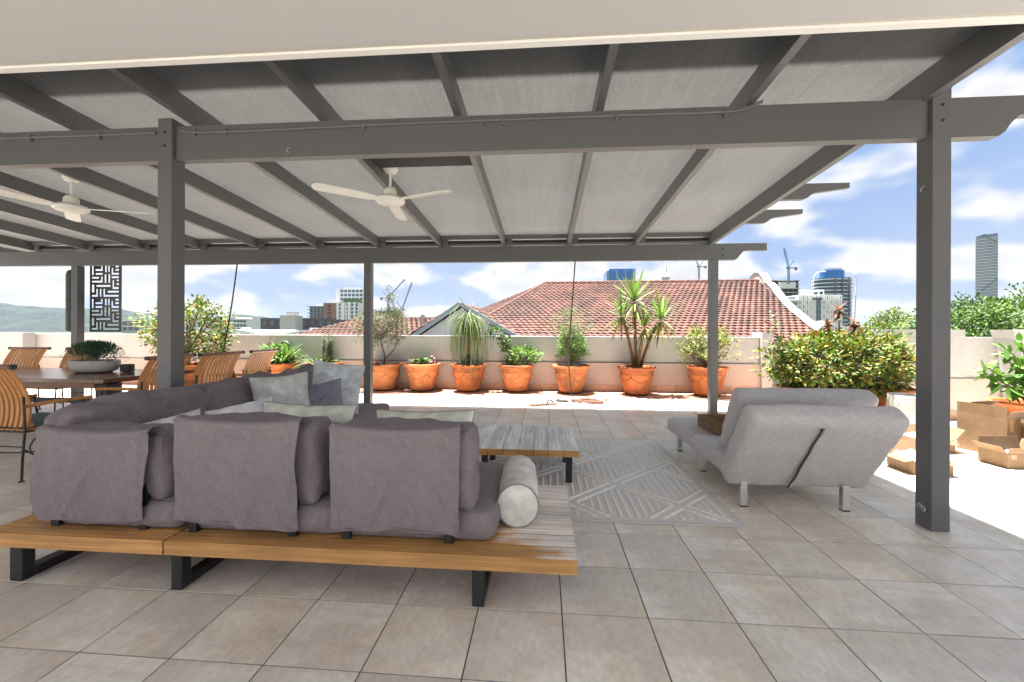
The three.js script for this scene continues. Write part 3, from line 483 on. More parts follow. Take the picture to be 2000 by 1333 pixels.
// ------------------------------------------------------------------ rug and coffee table
{
  const x0 = -1.75, x1 = 1.37, d0 = 2.915, d1 = 5.14, nx = 560, nd = 400;
  const tri = (t, p) => { const m = ((t % p) + p) % p; return Math.min(m, p - m); };
  const h = (x, d) => {
    const edge = Math.min(x - x0, x1 - x, d - d0, d1 - d);
    const a = tri(x + d - 4.24, 0.84), b = tri(x - d + 2.16, 0.84); let z = 0.008 + 0.0012 * fbm3(x * 60, d * 60, 1, 2);
    if (edge < 0.055) return z;
    const m = Math.min(a, b);
    const cord = t => Math.exp(-Math.pow((t - 0.052) / 0.013, 2));
    const rope = 0.75 + 0.25 * Math.sin(d * 190);
    if (m < 0.085) { const other = Math.max(a, b); z += 0.016 * rope * (a < b ? cord(a) * (b > 0.05 ? 1 : 0.2) : cord(b) * (a > 0.05 ? 1 : 0.2)); if (m < 0.05) z += 0.003; return z; }
    z += 0.013 * rope * Math.exp(-Math.pow(tri(x, 0.062) / 0.010, 2)) * smooth(0.095, 0.12, m); return z;
  };
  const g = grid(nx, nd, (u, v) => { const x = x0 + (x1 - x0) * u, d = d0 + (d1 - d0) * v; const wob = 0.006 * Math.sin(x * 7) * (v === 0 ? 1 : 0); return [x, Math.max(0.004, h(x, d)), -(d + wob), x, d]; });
  { const p = g.attributes.position, c = new Float32Array(p.count * 3); for (let i = 0; i < p.count; i++) { const k = 0.80 + 0.22 * smooth(0.0095, 0.016, p.getY(i)); c[i * 3] = c[i * 3 + 1] = k; c[i * 3 + 2] = k * 1.01; } g.setAttribute('color', new THREE.BufferAttribute(c, 3)); }  // grooves coloured darker, ridges lighter: relief shading painted into the pile
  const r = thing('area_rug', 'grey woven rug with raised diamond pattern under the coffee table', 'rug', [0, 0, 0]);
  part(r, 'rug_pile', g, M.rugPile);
  part(r, 'rug_edge', merge([X(x0 - 0.006, x1 + 0.006, 0.0025, 0.011, d0 - 0.012, d0 + 0.004), X(x0 - 0.006, x1 + 0.006, 0.0025, 0.011, d1 - 0.004, d1 + 0.01), X(x0 - 0.008, x0 + 0.004, 0.0025, 0.010, d0 + 0.0045, d1 - 0.0045), X(x1 - 0.004, x1 + 0.008, 0.0025, 0.010, d0 + 0.0045, d1 - 0.0045)]), M.rug);
}
{
  const t = thing('coffee_table', 'low coffee table with weathered grey timber slats on the rug', 'coffee table', [0, 0, 0]);
  const x0 = -0.60, w = 0.1255;
  for (let k = 0; k < 7; k++) part(t, 'top_board', board(x0 + k * (w + 0.0045), x0 + k * (w + 0.0045) + w, 0.275, 0.330, 3.47, 4.365, 'z', 9 + k * 0.23, () => ASH), M.timber);
  for (const d of [3.60, 4.16]) part(t, 'leg_frame', merge([XR(0.004, 0.20, 0.255, 0.012, 0.274, d, d + 0.06), XR(0.004, -0.545, -0.49, 0.012, 0.274, d, d + 0.06), X(-0.489, 0.199, 0.235, 0.274, d + 0.01, d + 0.05)]), M.black);
}
// ------------------------------------------------------------------ futon daybed seen from behind
{
  const f = thing('futon_daybed', 'grey fabric futon daybed with reclined back turned to the camera', 'daybed', [0, 0, 0]);
  const slab = (w, h, t, s, puff) => softBox(w, h, t, 0.05, puff * 0.6, 0.006, s, 0.025);
  const seat = (d0, d1, s) => { const g = slab(1.02, 0.15, d1 - d0, s, 0.012); g.translate(1.935, 0.275, -(d0 + d1) / 2); return g; };
  part(f, 'seat_pad', seat(3.36, 4.10, 11), M.futon); part(f, 'seat_pad', seat(4.105, 4.87, 12), M.futon);
  // near back: foot at d 3.32, head at d 2.90
  const back = (xm, d0, y0, d1, y1, t, s, w) => { const L = Math.hypot(d1 - d0, y1 - y0), g = slab(w, L, t, s, 0.014); g.rotateX(Math.atan2(-(d1 - d0), y1 - y0)); g.translate(xm, (y0 + y1) / 2, -(d0 + d1) / 2); return g; };
  const b1 = part(f, 'back_pad', back(1.925, 3.37, 0.185, 2.95, 0.795, 0.17, 13, 1.03), M.futon);
  part(f, 'back_pad', back(2.06, 3.66, 0.36, 3.40, 0.86, 0.16, 14, 1.05), M.futon);
  // zip slit running down the back
  const a = V(1.865, 0.685, 2.905), c = V(1.845, 0.165, 3.25), n = 14, pts = []; for (let k = 0; k <= n; k++) { const q = a.clone().lerp(c, k / n); q.x += 0.003 * Math.sin(k * 1.3) ; pts.push(q); }
  part(b1, 'zip_slit', new THREE.TubeGeometry(new THREE.CatmullRomCurve3(pts.map(q => q.clone().add(new THREE.Vector3(0, 0, 0.010)))), 40, 0.0065, 6), M.zip);
  part(b1, 'zip_flap', new THREE.TubeGeometry(new THREE.CatmullRomCurve3(pts.map((q, k) => q.clone().add(new THREE.Vector3(0.014 + 0.004 * Math.sin(k * 1.7), 0, 0.012)))), 40, 0.008, 6), M.futon);
  for (const [x, d] of [[1.53, 3.26], [2.25, 3.24], [1.53, 4.05], [2.25, 4.05], [1.53, 4.72], [2.25, 4.72]]) { const l = part(f, 'leg', merge([XR(0.003, x - 0.025, x + 0.025, 0.008, 0.165, d - 0.012, d + 0.03), XR(0.003, x - 0.025, x + 0.025, 0.166, 0.195, d - 0.012, d + 0.20)]), M.chrome); part(l, 'foot', X(x - 0.026, x + 0.026, 0.0015, 0.0075, d - 0.013, d + 0.031), M.black); }
}

// ------------------------------------------------------------------ dining set
{
  const t = thing('dining_table', 'long polished dark timber dining table with iron pedestal', 'dining table', [0, 0, 0]);
  for (let k = 0; k < 9; k++) { const d0 = 4.47 + k * 0.1425; part(t, 'top_plank', XR(0.006, -9.2, -5.33, 0.690, 0.741, d0, d0 + 0.1415, 'x', k * 0.41), M.tableTop); }
  part(t, 'breadboard_end', XR(0.006, -5.328, -5.20, 0.690, 0.741, 4.47, 5.7515, 'z', 3.3), M.tableTop);
  part(t, 'apron', merge([X(-9.0, -5.5, 0.61, 0.689, 4.62, 4.66), X(-9.0, -5.5, 0.61, 0.689, 5.56, 5.60)]), M.teakDark);
  for (const x of [-8.4, -5.85]) { part(t, 'pedestal_post', XR(0.01, x - 0.09, x + 0.09, 0.08, 0.609, 5.0, 5.2), M.iron); part(t, 'pedestal_arm', X(x - 0.05, x + 0.05, 0.61, 0.688, 4.67, 5.55), M.iron); part(t, 'pedestal_foot', XR(0.01, x - 0.06, x + 0.06, 0.002, 0.079, 4.7, 5.52), M.iron); }
  part(t, 'stretcher', X(-8.3, -5.95, 0.34, 0.40, 5.07, 5.13), M.iron);
}
const chairs = (() => {
  const rod = (a, b, r = 0.009) => bar(new THREE.Vector3(...a), new THREE.Vector3(...b), r);
  const curve = (pts, r = 0.008, n = 14) => new THREE.TubeGeometry(new THREE.CatmullRomCurve3(pts.map(p => new THREE.Vector3(...p))), n, r, 6);
  const zb = y => 0.23 + 0.13 * Math.pow(Math.max(0, (y - 0.46) / 0.55), 1.6) - 0.05 * Math.sin(Math.PI * Math.min(1, Math.max(0, (y - 0.46) / 0.55)));
  const slat = grid(2, 10, (u, v) => { const y = 0.47 + 0.53 * v; return [(u - 0.5) * 0.034, y, zb(y), v * 0.5, u * 0.03]; });
  const slat2 = slat.clone(); slat2.translate(0, 0, -0.014);
  const edge = s => grid(1, 10, (u, v) => { const y = 0.47 + 0.53 * v; return [s * 0.017, y, zb(y) - 0.014 * u, v * 0.5, 0]; });
  const slatG = merge([slat, slat2, edge(1), edge(-1)]);
  const wide = slatG.clone(); wide.scale(1.35, 1, 1);
  const rail = new THREE.CylinderGeometry(0.021, 0.021, 0.66, 14); rail.rotateZ(Math.PI / 2); rail.translate(0, 1.012, zb(1.0) - 0.005);
  const cap = new THREE.CylinderGeometry(0.0235, 0.0235, 0.03, 14); cap.rotateZ(Math.PI / 2);
  const low = new THREE.BoxGeometry(0.60, 0.03, 0.02); low.translate(0, 0.485, zb(0.48) - 0.03);
  const pad = new RoundedBoxGeometry(0.54, 0.045, 0.46, 3, 0.02); pad.translate(0, 0.475, -0.03);
  const seatSlat = new THREE.BoxGeometry(0.046, 0.018, 0.47);
  const arm = s => curve([[s * 0.31, 0.66, 0.25], [s * 0.315, 0.67, 0.0], [s * 0.315, 0.665, -0.24]], 0.018, 10);
  const leg = (sx, sz) => curve([[sx * 0.285, sz < 0 ? 0.665 : 0.74, sz < 0 ? -0.20 : 0.245], [sx * 0.285, 0.44, sz * 0.235], [sx * 0.28, 0.22, sz * 0.245], [sx * 0.285, 0.012, sz * 0.255]], 0.0095, 14);
  const foot = (sx, sz) => { const g = new THREE.CylinderGeometry(0.016, 0.022, 0.012, 10); g.translate(sx * 0.285, 0.0065, sz * 0.255); return g; };
  const frame = merge([rod([-0.285, 0.43, -0.235], [0.285, 0.43, -0.235]), rod([-0.285, 0.43, 0.235], [0.285, 0.43, 0.235]), rod([-0.285, 0.43, -0.235], [-0.285, 0.43, 0.235]), rod([0.285, 0.43, -0.235], [0.285, 0.43, 0.235])]);
  const brace = merge([curve([[-0.283, 0.28, -0.24], [-0.2, 0.20, -0.12], [0, 0.17, 0], [0.2, 0.20, 0.12], [0.283, 0.28, 0.24]], 0.007), curve([[0.283, 0.28, -0.24], [0.2, 0.20, -0.12], [0, 0.178, 0], [-0.2, 0.20, 0.12], [-0.283, 0.28, 0.24]], 0.007), rod([-0.283, 0.3, 0.243], [0.283, 0.3, 0.243], 0.006)]);
  let first = null;
  return (label, x, d, turn) => {
    let c;
    if (!first) {
      c = first = thing('dining_chair', label, 'dining chair', [x, 0, d], turn, 'slatted chairs around the dining table');
      for (let k = 0; k < 11; k++) { const o = part(c, 'back_slat', k === 0 || k === 10 ? wide : slatG, M.teak); o.position.x = -0.275 + k * 0.055; }
      const r = part(c, 'top_rail', rail, M.teakDark); for (const s of [-1, 1]) { const e = part(r, 'end_cap', cap, M.iron); e.position.set(s * 0.335, 1.012, zb(1.0) - 0.005); }
      part(c, 'lower_rail', low, M.teak); part(c, 'seat_pad', pad, M.padGreen);
      for (let k = 0; k < 10; k++) { const o = part(c, 'seat_slat', seatSlat, M.teak); o.position.set(-0.25 + k * 0.0556, 0.443, -0.01); }
      for (const s of [-1, 1]) { part(c, 'arm', arm(s), M.teak); for (const z of [-1, 1]) { const l = part(c, 'leg', leg(s, z), M.iron); part(l, 'foot', foot(s, z), M.iron); } }
      part(c, 'seat_frame', frame, M.iron); part(c, 'brace', brace, M.iron);
    } else { c = first.clone(); c.name = numbered('dining_chair'); c.userData = { ...first.userData, label }; scene.add(c); c.position.set(x, 0, -d); c.rotation.y = turn; }
    return c;
  };
})();
chairs('slatted teak chair nearest the camera with its back turned, left edge', -4.80, 3.50, -0.05);
chairs('slatted teak chair at table end, half hidden by the left post', -4.78, 4.55, Math.PI / 2 + 0.08);
chairs('slatted teak chair at table end in full view right of the left post', -4.72, 5.32, Math.PI / 2 - 0.1);
chairs('slatted teak chair at table end furthest from the camera, beside the fig', -4.70, 6.10, Math.PI / 2 + 0.05);
chairs('slatted teak chair across the table behind the planted bowl', -7.62, 5.90, Math.PI - 0.05);
chairs('slatted teak chair across the table cut by the left frame edge', -8.62, 5.92, Math.PI + 0.06);
{ // small black box on the table
  const b = thing('tabletop_speaker', 'small black box standing on the dining table beside the planted bowl', 'speaker', [-5.80, 0.742, 5.30], 0.35);
  part(b, 'body', RB(0.13, 0.11, 0.10, 0.012, 0, 0.056, 0), M.black); part(b, 'grille', RB(0.11, 0.085, 0.006, 0.002, 0, 0.057, -0.052), M.iron);
}

// ------------------------------------------------------------------ foliage tools
class Leaves {
  constructor() { this.P = []; this.C = []; this.I = []; }
  add(p, dir, side, len, wid, bend, col, segs = 2) {
    const d = dir.clone().normalize(), s = side.clone().cross(d); if (s.lengthSq() < 1e-5) s.set(1, 0, 0).cross(d); s.normalize(); const n = d.clone().cross(s);
    const rows = []; const q = p.clone(), dd = d.clone();
    for (let k = 0; k <= segs; k++) {
      const t = k / segs, w = segs === 2 ? [0.12, 1, 0][k] : Math.pow(Math.sin(Math.PI * Math.min(1, 0.12 + 0.88 * t)), 0.75);
      rows.push([q.clone(), w * wid / 2]);
      dd.y -= bend / segs; dd.normalize(); q.addScaledVector(dd, len / segs);
    }
    const base = this.P.length / 3;
    for (const [c, w] of rows) for (const e of [-1, 1]) { this.P.push(c.x + s.x * w * e - n.x * w * 0.25, c.y + s.y * w * e - n.y * w * 0.25, c.z + s.z * w * e - n.z * w * 0.25); this.C.push(col[0], col[1], col[2]); }
    for (let k = 0; k < segs; k++) { const a = base + k * 2; this.I.push(a, a + 1, a + 3, a, a + 3, a + 2); }
  }
  geo() { const g = new THREE.BufferGeometry(); g.setAttribute('position', new THREE.Float32BufferAttribute(this.P, 3)); g.setAttribute('color', new THREE.Float32BufferAttribute(this.C, 3)); g.setIndex(this.I); const h = g.toNonIndexed(); h.computeVertexNormals(); return h; }
}
const up = new THREE.Vector3(0, 1, 0);
function rdir(yb = 0) { const v = new THREE.Vector3(gauss(), gauss() + yb, gauss()); return v.lengthSq() < 1e-4 ? up.clone() : v.normalize(); }
const mixc = (cols) => { const a = cols[Math.floor(rnd() * cols.length)], k = rr(0.75, 1.25); return [a[0] * k, a[1] * k, a[2] * k]; };
const GREEN = [[0.07, 0.17, 0.025], [0.10, 0.24, 0.03], [0.05, 0.12, 0.02], [0.16, 0.30, 0.04]];
const FRESH = [[0.16, 0.34, 0.03], [0.22, 0.42, 0.05], [0.10, 0.24, 0.03], [0.30, 0.44, 0.07]];
const LIME = [[0.26, 0.40, 0.03], [0.38, 0.44, 0.03], [0.15, 0.31, 0.03], [0.42, 0.36, 0.03], [0.09, 0.21, 0.025], [0.36, 0.20, 0.03]];
const OLIVE = [[0.17, 0.20, 0.10], [0.24, 0.26, 0.13], [0.11, 0.14, 0.06], [0.28, 0.27, 0.11]];
const DEEP = [[0.05, 0.17, 0.085], [0.07, 0.23, 0.11], [0.10, 0.30, 0.15]];
// crown of leaf clumps through an ellipsoid, with gaps; returns leaf geometry and clump centres
function crown(c, r, clumps, per, len, wid, cols, spread = 0.22, hollow = 0.45, bend = 0.3) {
  const L = new Leaves(), cs = [];
  for (let k = 0; k < clumps; k++) {
    const d = rdir(0.1), q = hollow + (1 - hollow) * Math.pow(rnd(), 0.5); const f = 0.85 + 0.3 * rnd();
    const cc = new THREE.Vector3(c.x + d.x * r[0] * q * f, c.y + d.y * r[1] * q * f, c.z + d.z * r[2] * q * f); cs.push(cc);
    const tone = rr(0.8, 1.2);
    for (let i = 0; i < per; i++) {
      const o = new THREE.Vector3(gauss(), gauss() * 0.8, gauss()).multiplyScalar(spread);
      const p = cc.clone().add(o), dir = d.clone().multiplyScalar(0.7).add(o.clone().normalize()).add(rdir(0.25).multiplyScalar(0.8));
      const col = mixc(cols); L.add(p, dir, rdir(1.5), len * rr(0.7, 1.25), wid * rr(0.75, 1.2), bend, col.map(x => x * tone));
    }
  }
  return { geo: L.geo(), cs };
}
function branches(from, tips, r0, r1, sag = 0.1) { return merge(tips.map(t => { const m = from.clone().lerp(t, 0.5); m.x += gauss() * sag; m.y += Math.abs(gauss()) * sag * 0.5; m.z += gauss() * sag; return new THREE.TubeGeometry(new THREE.CatmullRomCurve3([from, m, t]), 8, rr(r1, r0), 5); })); }
function taper(pts, r0, r1, n = 14, rad = 8) { const c = new THREE.CatmullRomCurve3(pts), g = new THREE.TubeGeometry(c, n, 1, rad), p = g.attributes.position; for (let i = 0; i <= n; i++) { const o = c.getPointAt(i / n), R = r0 + (r1 - r0) * i / n; for (let j = 0; j <= rad; j++) { const k = i * (rad + 1) + j; p.setXYZ(k, o.x + (p.getX(k) - o.x) * R, o.y + (p.getY(k) - o.y) * R, o.z + (p.getZ(k) - o.z) * R); } } g.computeVertexNormals(); return g; }

// ------------------------------------------------------------------ terracotta pots
const potGeo = (() => {
  const pr = [[0.0, 0.03], [0.235, 0.03], [0.25, 0.045], [0.262, 0.10], [0.268, 0.112], [0.272, 0.12], [0.318, 0.30], [0.338, 0.40], [0.352, 0.425], [0.352, 0.445], [0.345, 0.452], [0.362, 0.53], [0.372, 0.545], [0.398, 0.555], [0.408, 0.575], [0.406, 0.595], [0.392, 0.607], [0.372, 0.603], [0.355, 0.575], [0.345, 0.52]];
  const swags = []; const rad = y => 0.272 + (y - 0.12) * 0.236;
  for (let k = 0; k < 5; k++) { const pts = []; for (let i = 0; i <= 8; i++) { const t = i / 8, a = (k + t) * Math.PI * 2 / 5, y = 0.385 - 0.10 * Math.sin(Math.PI * t); pts.push(new THREE.Vector3(Math.cos(a) * rad(y), y, Math.sin(a) * rad(y))); } swags.push(new THREE.TubeGeometry(new THREE.CatmullRomCurve3(pts), 16, 0.013, 5)); const a = k * Math.PI * 2 / 5, b = new THREE.SphereGeometry(0.026, 8, 6); b.translate(Math.cos(a) * rad(0.385), 0.385, Math.sin(a) * rad(0.385)); swags.push(b); }
  const feet = []; for (let k = 0; k < 4; k++) { const a = k * Math.PI / 2 + 0.5, f = new THREE.BoxGeometry(0.09, 0.028, 0.07); f.rotateY(-a); f.translate(Math.cos(a) * 0.2, 0.015, Math.sin(a) * 0.2); feet.push(f); }
  const soil = new THREE.CircleGeometry(0.35, 28); soil.rotateX(-Math.PI / 2); soil.translate(0, 0.535, 0);
  return { body: lathe(pr, 56), swags: merge(swags), feet, soil };
})();
function potted(label, x, d, category, turn = 0, s = 1, group = 'terracotta pots along the back parapet') {
  const o = thing('potted_plant', label, category, [x, 0, d], turn, group);
  const tm = [M.terra, M.terraPale, M.terraDark][Math.abs(Math.round(x * 7)) % 3]; const p = part(o, 'pot', potGeo.body, tm); part(p, 'garland', potGeo.swags, tm); p.rotation.y = x * 2.1; p.scale.set(0.97 + 0.05 * rnd(), 0.97 + 0.06 * rnd(), 0.97 + 0.05 * rnd()); for (const f of potGeo.feet) part(o, 'pot_foot', f, M.plastic); part(o, 'soil', potGeo.soil, M.soil);
  return o;
}
const W3 = (x, y, z) => new THREE.Vector3(x, y, z);
{ // a: leafy strap plant
  const o = potted('terracotta pot with lush bright green strap leaves, leftmost in the row', -5.95, 8.90, 'potted plant', 0.3);
  const L = new Leaves();
  for (let k = 0; k < 130; k++) { const a = rr(0, 6.28), t = rr(0.15, 0.9); L.add(W3(Math.cos(a) * 0.2 * rnd(), 0.52, Math.sin(a) * 0.2 * rnd()), W3(Math.cos(a) * t, 1, Math.sin(a) * t), up, rr(0.35, 0.72), 0.05, rr(0.7, 1.6), mixc(FRESH), 5); }
  part(o, 'strap_leaves', L.geo(), M.leaf); part(o, 'foliage', crown(W3(-0.12, 0.78, 0), [0.30, 0.22, 0.25], 30, 26, 0.09, 0.045, FRESH, 0.08).geo, M.leaf);
  part(o, 'dry_stems', branches(W3(-0.2, 0.52, 0), [W3(-0.42, 1.05, 0.05), W3(-0.22, 1.22, 0), W3(-0.34, 0.92, 0.1)], 0.005, 0.003, 0.04), M.barkBrown);
}
{ // b: grass and rosemary
  const o = potted('terracotta pot with arching grass and an upright grey green shrub', -5.02, 9.0, 'potted plant', 1.1);
  const L = new Leaves();
  for (let k = 0; k < 170; k++) { const a = rr(0, 6.28), t = rr(0.3, 1.3); L.add(W3(-0.12 + Math.cos(a) * 0.12, 0.52, Math.sin(a) * 0.12), W3(Math.cos(a) * t, 1, Math.sin(a) * t), up, rr(0.3, 0.6), 0.018, rr(1.2, 2.2), mixc(FRESH), 5); }
  for (let s = 0; s < 16; s++) { const bx = 0.16 + gauss() * 0.12, bz = gauss() * 0.12, h = rr(0.45, 0.72); for (let k = 0; k < 90; k++) { const y = 0.55 + h * rnd(), a = rr(0, 6.28); L.add(W3(bx + gauss() * 0.015, y, bz + gauss() * 0.015), W3(Math.cos(a), 0.8, Math.sin(a)), up, 0.075, 0.014, 0.3, mixc([[0.16, 0.20, 0.08], [0.24, 0.26, 0.12], [0.12, 0.18, 0.05]])); } }
  part(o, 'foliage', L.geo(), M.leaf);
}
{ // c: olive
  const o = potted('potted olive tree with thin silver green crown behind the back post', -3.60, 9.0, 'potted tree', 0.2);
  const tr = [taper([W3(0, 0.5, 0), W3(0.03, 0.75, 0.02), W3(-0.05, 1.05, 0), W3(-0.10, 1.5, 0.02)], 0.022, 0.010), taper([W3(0.03, 0.7, 0), W3(0.22, 0.9, 0), W3(0.32, 1.15, 0.03), W3(0.25, 1.5, 0)], 0.014, 0.007)];
  const c = crown(W3(-0.02, 1.42, 0), [0.66, 0.44, 0.5], 130, 46, 0.058, 0.016, OLIVE, 0.10, 0.2), c2 = crown(W3(0.14, 1.98, 0), [0.12, 0.36, 0.1], 22, 26, 0.055, 0.014, OLIVE, 0.05, 0.1);
  part(o, 'trunk', merge(tr), M.bark); part(o, 'twigs', branches(W3(-0.06, 1.15, 0), c.cs.filter((_, i) => i % 2), 0.005, 0.003, 0.08), M.bark); part(o, 'foliage', merge([c.geo, c2.geo]), M.leaf);
  part(o, 'top_twig', taper([W3(0.2, 1.5, 0), W3(0.22, 1.9, 0), W3(0.04, 2.35, 0)], 0.006, 0.003), M.bark);
}
{ // d: begonia
  const o = potted('terracotta pot with a low green plant and a pink flower', -2.70, 8.98, 'potted plant', 0.9);
  const L = new Leaves(); for (let k = 0; k < 170; k++) { const a = rr(0, 6.28), q = rr(0, 0.25); L.add(W3(Math.cos(a) * q, 0.55 + 0.14 * rnd(), Math.sin(a) * q), W3(Math.cos(a), rr(0.2, 1.3), Math.sin(a)), up, 0.12, 0.085, 0.6, mixc(GREEN), 4); } part(o, 'foliage', L.geo(), M.leaf);
  const fl = []; for (const [x, y, z] of [[0.12, 0.66, 0.22], [0.17, 0.63, 0.2], [0.06, 0.64, 0.25], [0.22, 0.74, 0.05], [0.26, 0.70, 0.08], [0.11, 0.61, 0.27]]) { const g = new THREE.IcosahedronGeometry(0.042, 1); g.scale(1, 0.7, 1); g.rotateX(rr(-0.5, 0.5)); g.translate(x, y, z); fl.push(g); } part(o, 'flower_head', merge(fl), M.flower);
}
{ // e: ponytail palm
  const o = potted('ponytail palm with long drooping green strands in terracotta pot', -1.66, 9.02, 'potted palm', 0.5);
  part(o, 'bulb', lathe([[0.0, 0.86], [0.04, 0.84], [0.06, 0.76], [0.13, 0.66], [0.19, 0.58], [0.2, 0.53], [0.0, 0.53]], 20), M.plastic);
  part(o, 'trunk', taper([W3(0, 0.8, 0), W3(0.01, 1.1, 0), W3(0, 1.52, 0)], 0.05, 0.035), M.barkBrown);
  const L = new Leaves(), cols = [[0.13, 0.24, 0.06], [0.24, 0.34, 0.08], [0.32, 0.36, 0.14], [0.09, 0.18, 0.05]];
  for (let k = 0; k < 300; k++) { const a = rr(0, 6.28), t = rr(0.08, 0.85); L.add(W3(Math.cos(a) * 0.03, rr(1.46, 1.60), Math.sin(a) * 0.03), W3(Math.cos(a) * t, rr(0.7, 1.7), Math.sin(a) * t), up, rr(0.45, 1.5), 0.015, rr(4.2, 10.5), mixc(cols), 12); }
  part(o, 'drooping_leaves', L.geo(), M.leaf);
}
{ // f: leaning shrub
  const o = potted('terracotta pot with round leafed shrub that leans to the left', -0.60, 9.08, 'potted shrub', 1.4);
  o.rotation.y = 0; const c1 = crown(W3(0.10, 0.80, 0), [0.40, 0.17, 0.3], 34, 16, 0.085, 0.05, FRESH, 0.07, 0.3), c2 = crown(W3(-0.30, 1.08, 0.05), [0.12, 0.2, 0.1], 12, 14, 0.085, 0.05, GREEN, 0.06, 0.2), c3 = crown(W3(-0.46, 1.28, 0.05), [0.18, 0.12, 0.1], 9, 14, 0.085, 0.05, GREEN, 0.06, 0.2);
  part(o, 'foliage', merge([c1.geo, c2.geo, c3.geo]), M.leaf);
  part(o, 'stems', merge([taper([W3(0, 0.52, 0), W3(-0.1, 0.75, 0), W3(-0.28, 1.0, 0.04), W3(-0.44, 1.28, 0.05)], 0.016, 0.006), branches(W3(0, 0.54, 0), c1.cs.filter((_, i) => i % 3 === 0), 0.008, 0.005, 0.04)]), M.bark);
}
{ // g: airy tree
  const o = potted('terracotta pot with airy light green bush beneath the hanging cord', 0.60, 9.0, 'potted shrub', 0.7);
  const c = crown(W3(0.03, 1.08, 0), [0.40, 0.36, 0.32], 80, 34, 0.05, 0.026, FRESH, 0.07, 0.25), c2 = crown(W3(0.05, 1.55, 0), [0.55, 0.36, 0.4], 60, 16, 0.048, 0.022, OLIVE.concat(FRESH), 0.10, 0.4);
  part(o, 'foliage', merge([c.geo, c2.geo]), M.leaf); part(o, 'trunk', merge([taper([W3(0, 0.52, 0), W3(0.02, 0.7, 0), W3(-0.05, 0.95, 0)], 0.018, 0.010), taper([W3(0.01, 0.6, 0), W3(0.12, 0.85, 0), W3(0.2, 1.15, 0)], 0.012, 0.006)]), M.bark);
  part(o, 'twigs', branches(W3(0, 0.85, 0), c2.cs.filter((_, i) => i % 2).concat(c.cs.filter((_, i) => i % 4 === 0)), 0.005, 0.003, 0.06), M.bark);
}
{ // h: yucca with each leaf a part
  const o = potted('tall yucca with three spiky green heads in terracotta pot', 1.98, 8.90, 'potted yucca', 0.1); o.rotation.y = 0;
  const heads = [[-0.06, 2.02, 0.0, 62, 0.66], [0.48, 1.62, 0.05, 52, 0.62], [-0.32, 1.72, -0.02, 44, 0.55], [0.12, 1.48, 0.18, 34, 0.45]];
  for (const [x, y, z, n, len] of heads) {
    part(o, 'trunk', taper([W3(x * 0.12, 0.5, z * 0.3), W3(x * 0.35, 0.9, z * 0.6), W3(x * 0.75, (y + 0.6) * 0.62, z), W3(x, y - 0.12, z)], 0.038, 0.028, 14, 8), M.barkBrown);
    for (let k = 0; k < n; k++) {
      const t = k / n, el = 1.35 - 2.35 * Math.pow(t, 1.15), a = k * 2.39996, L = new Leaves(), dir = W3(Math.cos(a) * Math.cos(el), Math.sin(el), Math.sin(a) * Math.cos(el));
      const c = t > 0.86 ? [0.36, 0.30, 0.12] : mixc(t > 0.6 ? [[0.30, 0.38, 0.05], [0.18, 0.28, 0.04]] : FRESH);
      L.add(W3(x, y - 0.10 * t, z), dir, up, len * rr(0.8, 1.15), 0.042, t > 0.5 ? rr(0.2, 0.9) : rr(0.0, 0.35), c, 5); part(o, 'leaf', L.geo(), M.leaf);
    }
  }
}
{ // i: fig
  const o = potted('terracotta pot with rounded yellow green fig behind the right back post', 3.42, 8.86, 'potted shrub', 1.9);
  const c = crown(W3(0.02, 1.06, 0), [0.60, 0.36, 0.5], 70, 26, 0.062, 0.034, LIME, 0.09, 0.45);
  part(o, 'foliage', c.geo, M.leaf); part(o, 'trunk', merge([taper([W3(0, 0.52, 0), W3(0.02, 0.62, 0), W3(0.05, 0.72, 0)], 0.05, 0.035), branches(W3(0.02, 0.64, 0), c.cs.filter((_, i) => i % 3 === 0), 0.018, 0.008, 0.06)]), M.bark);
}
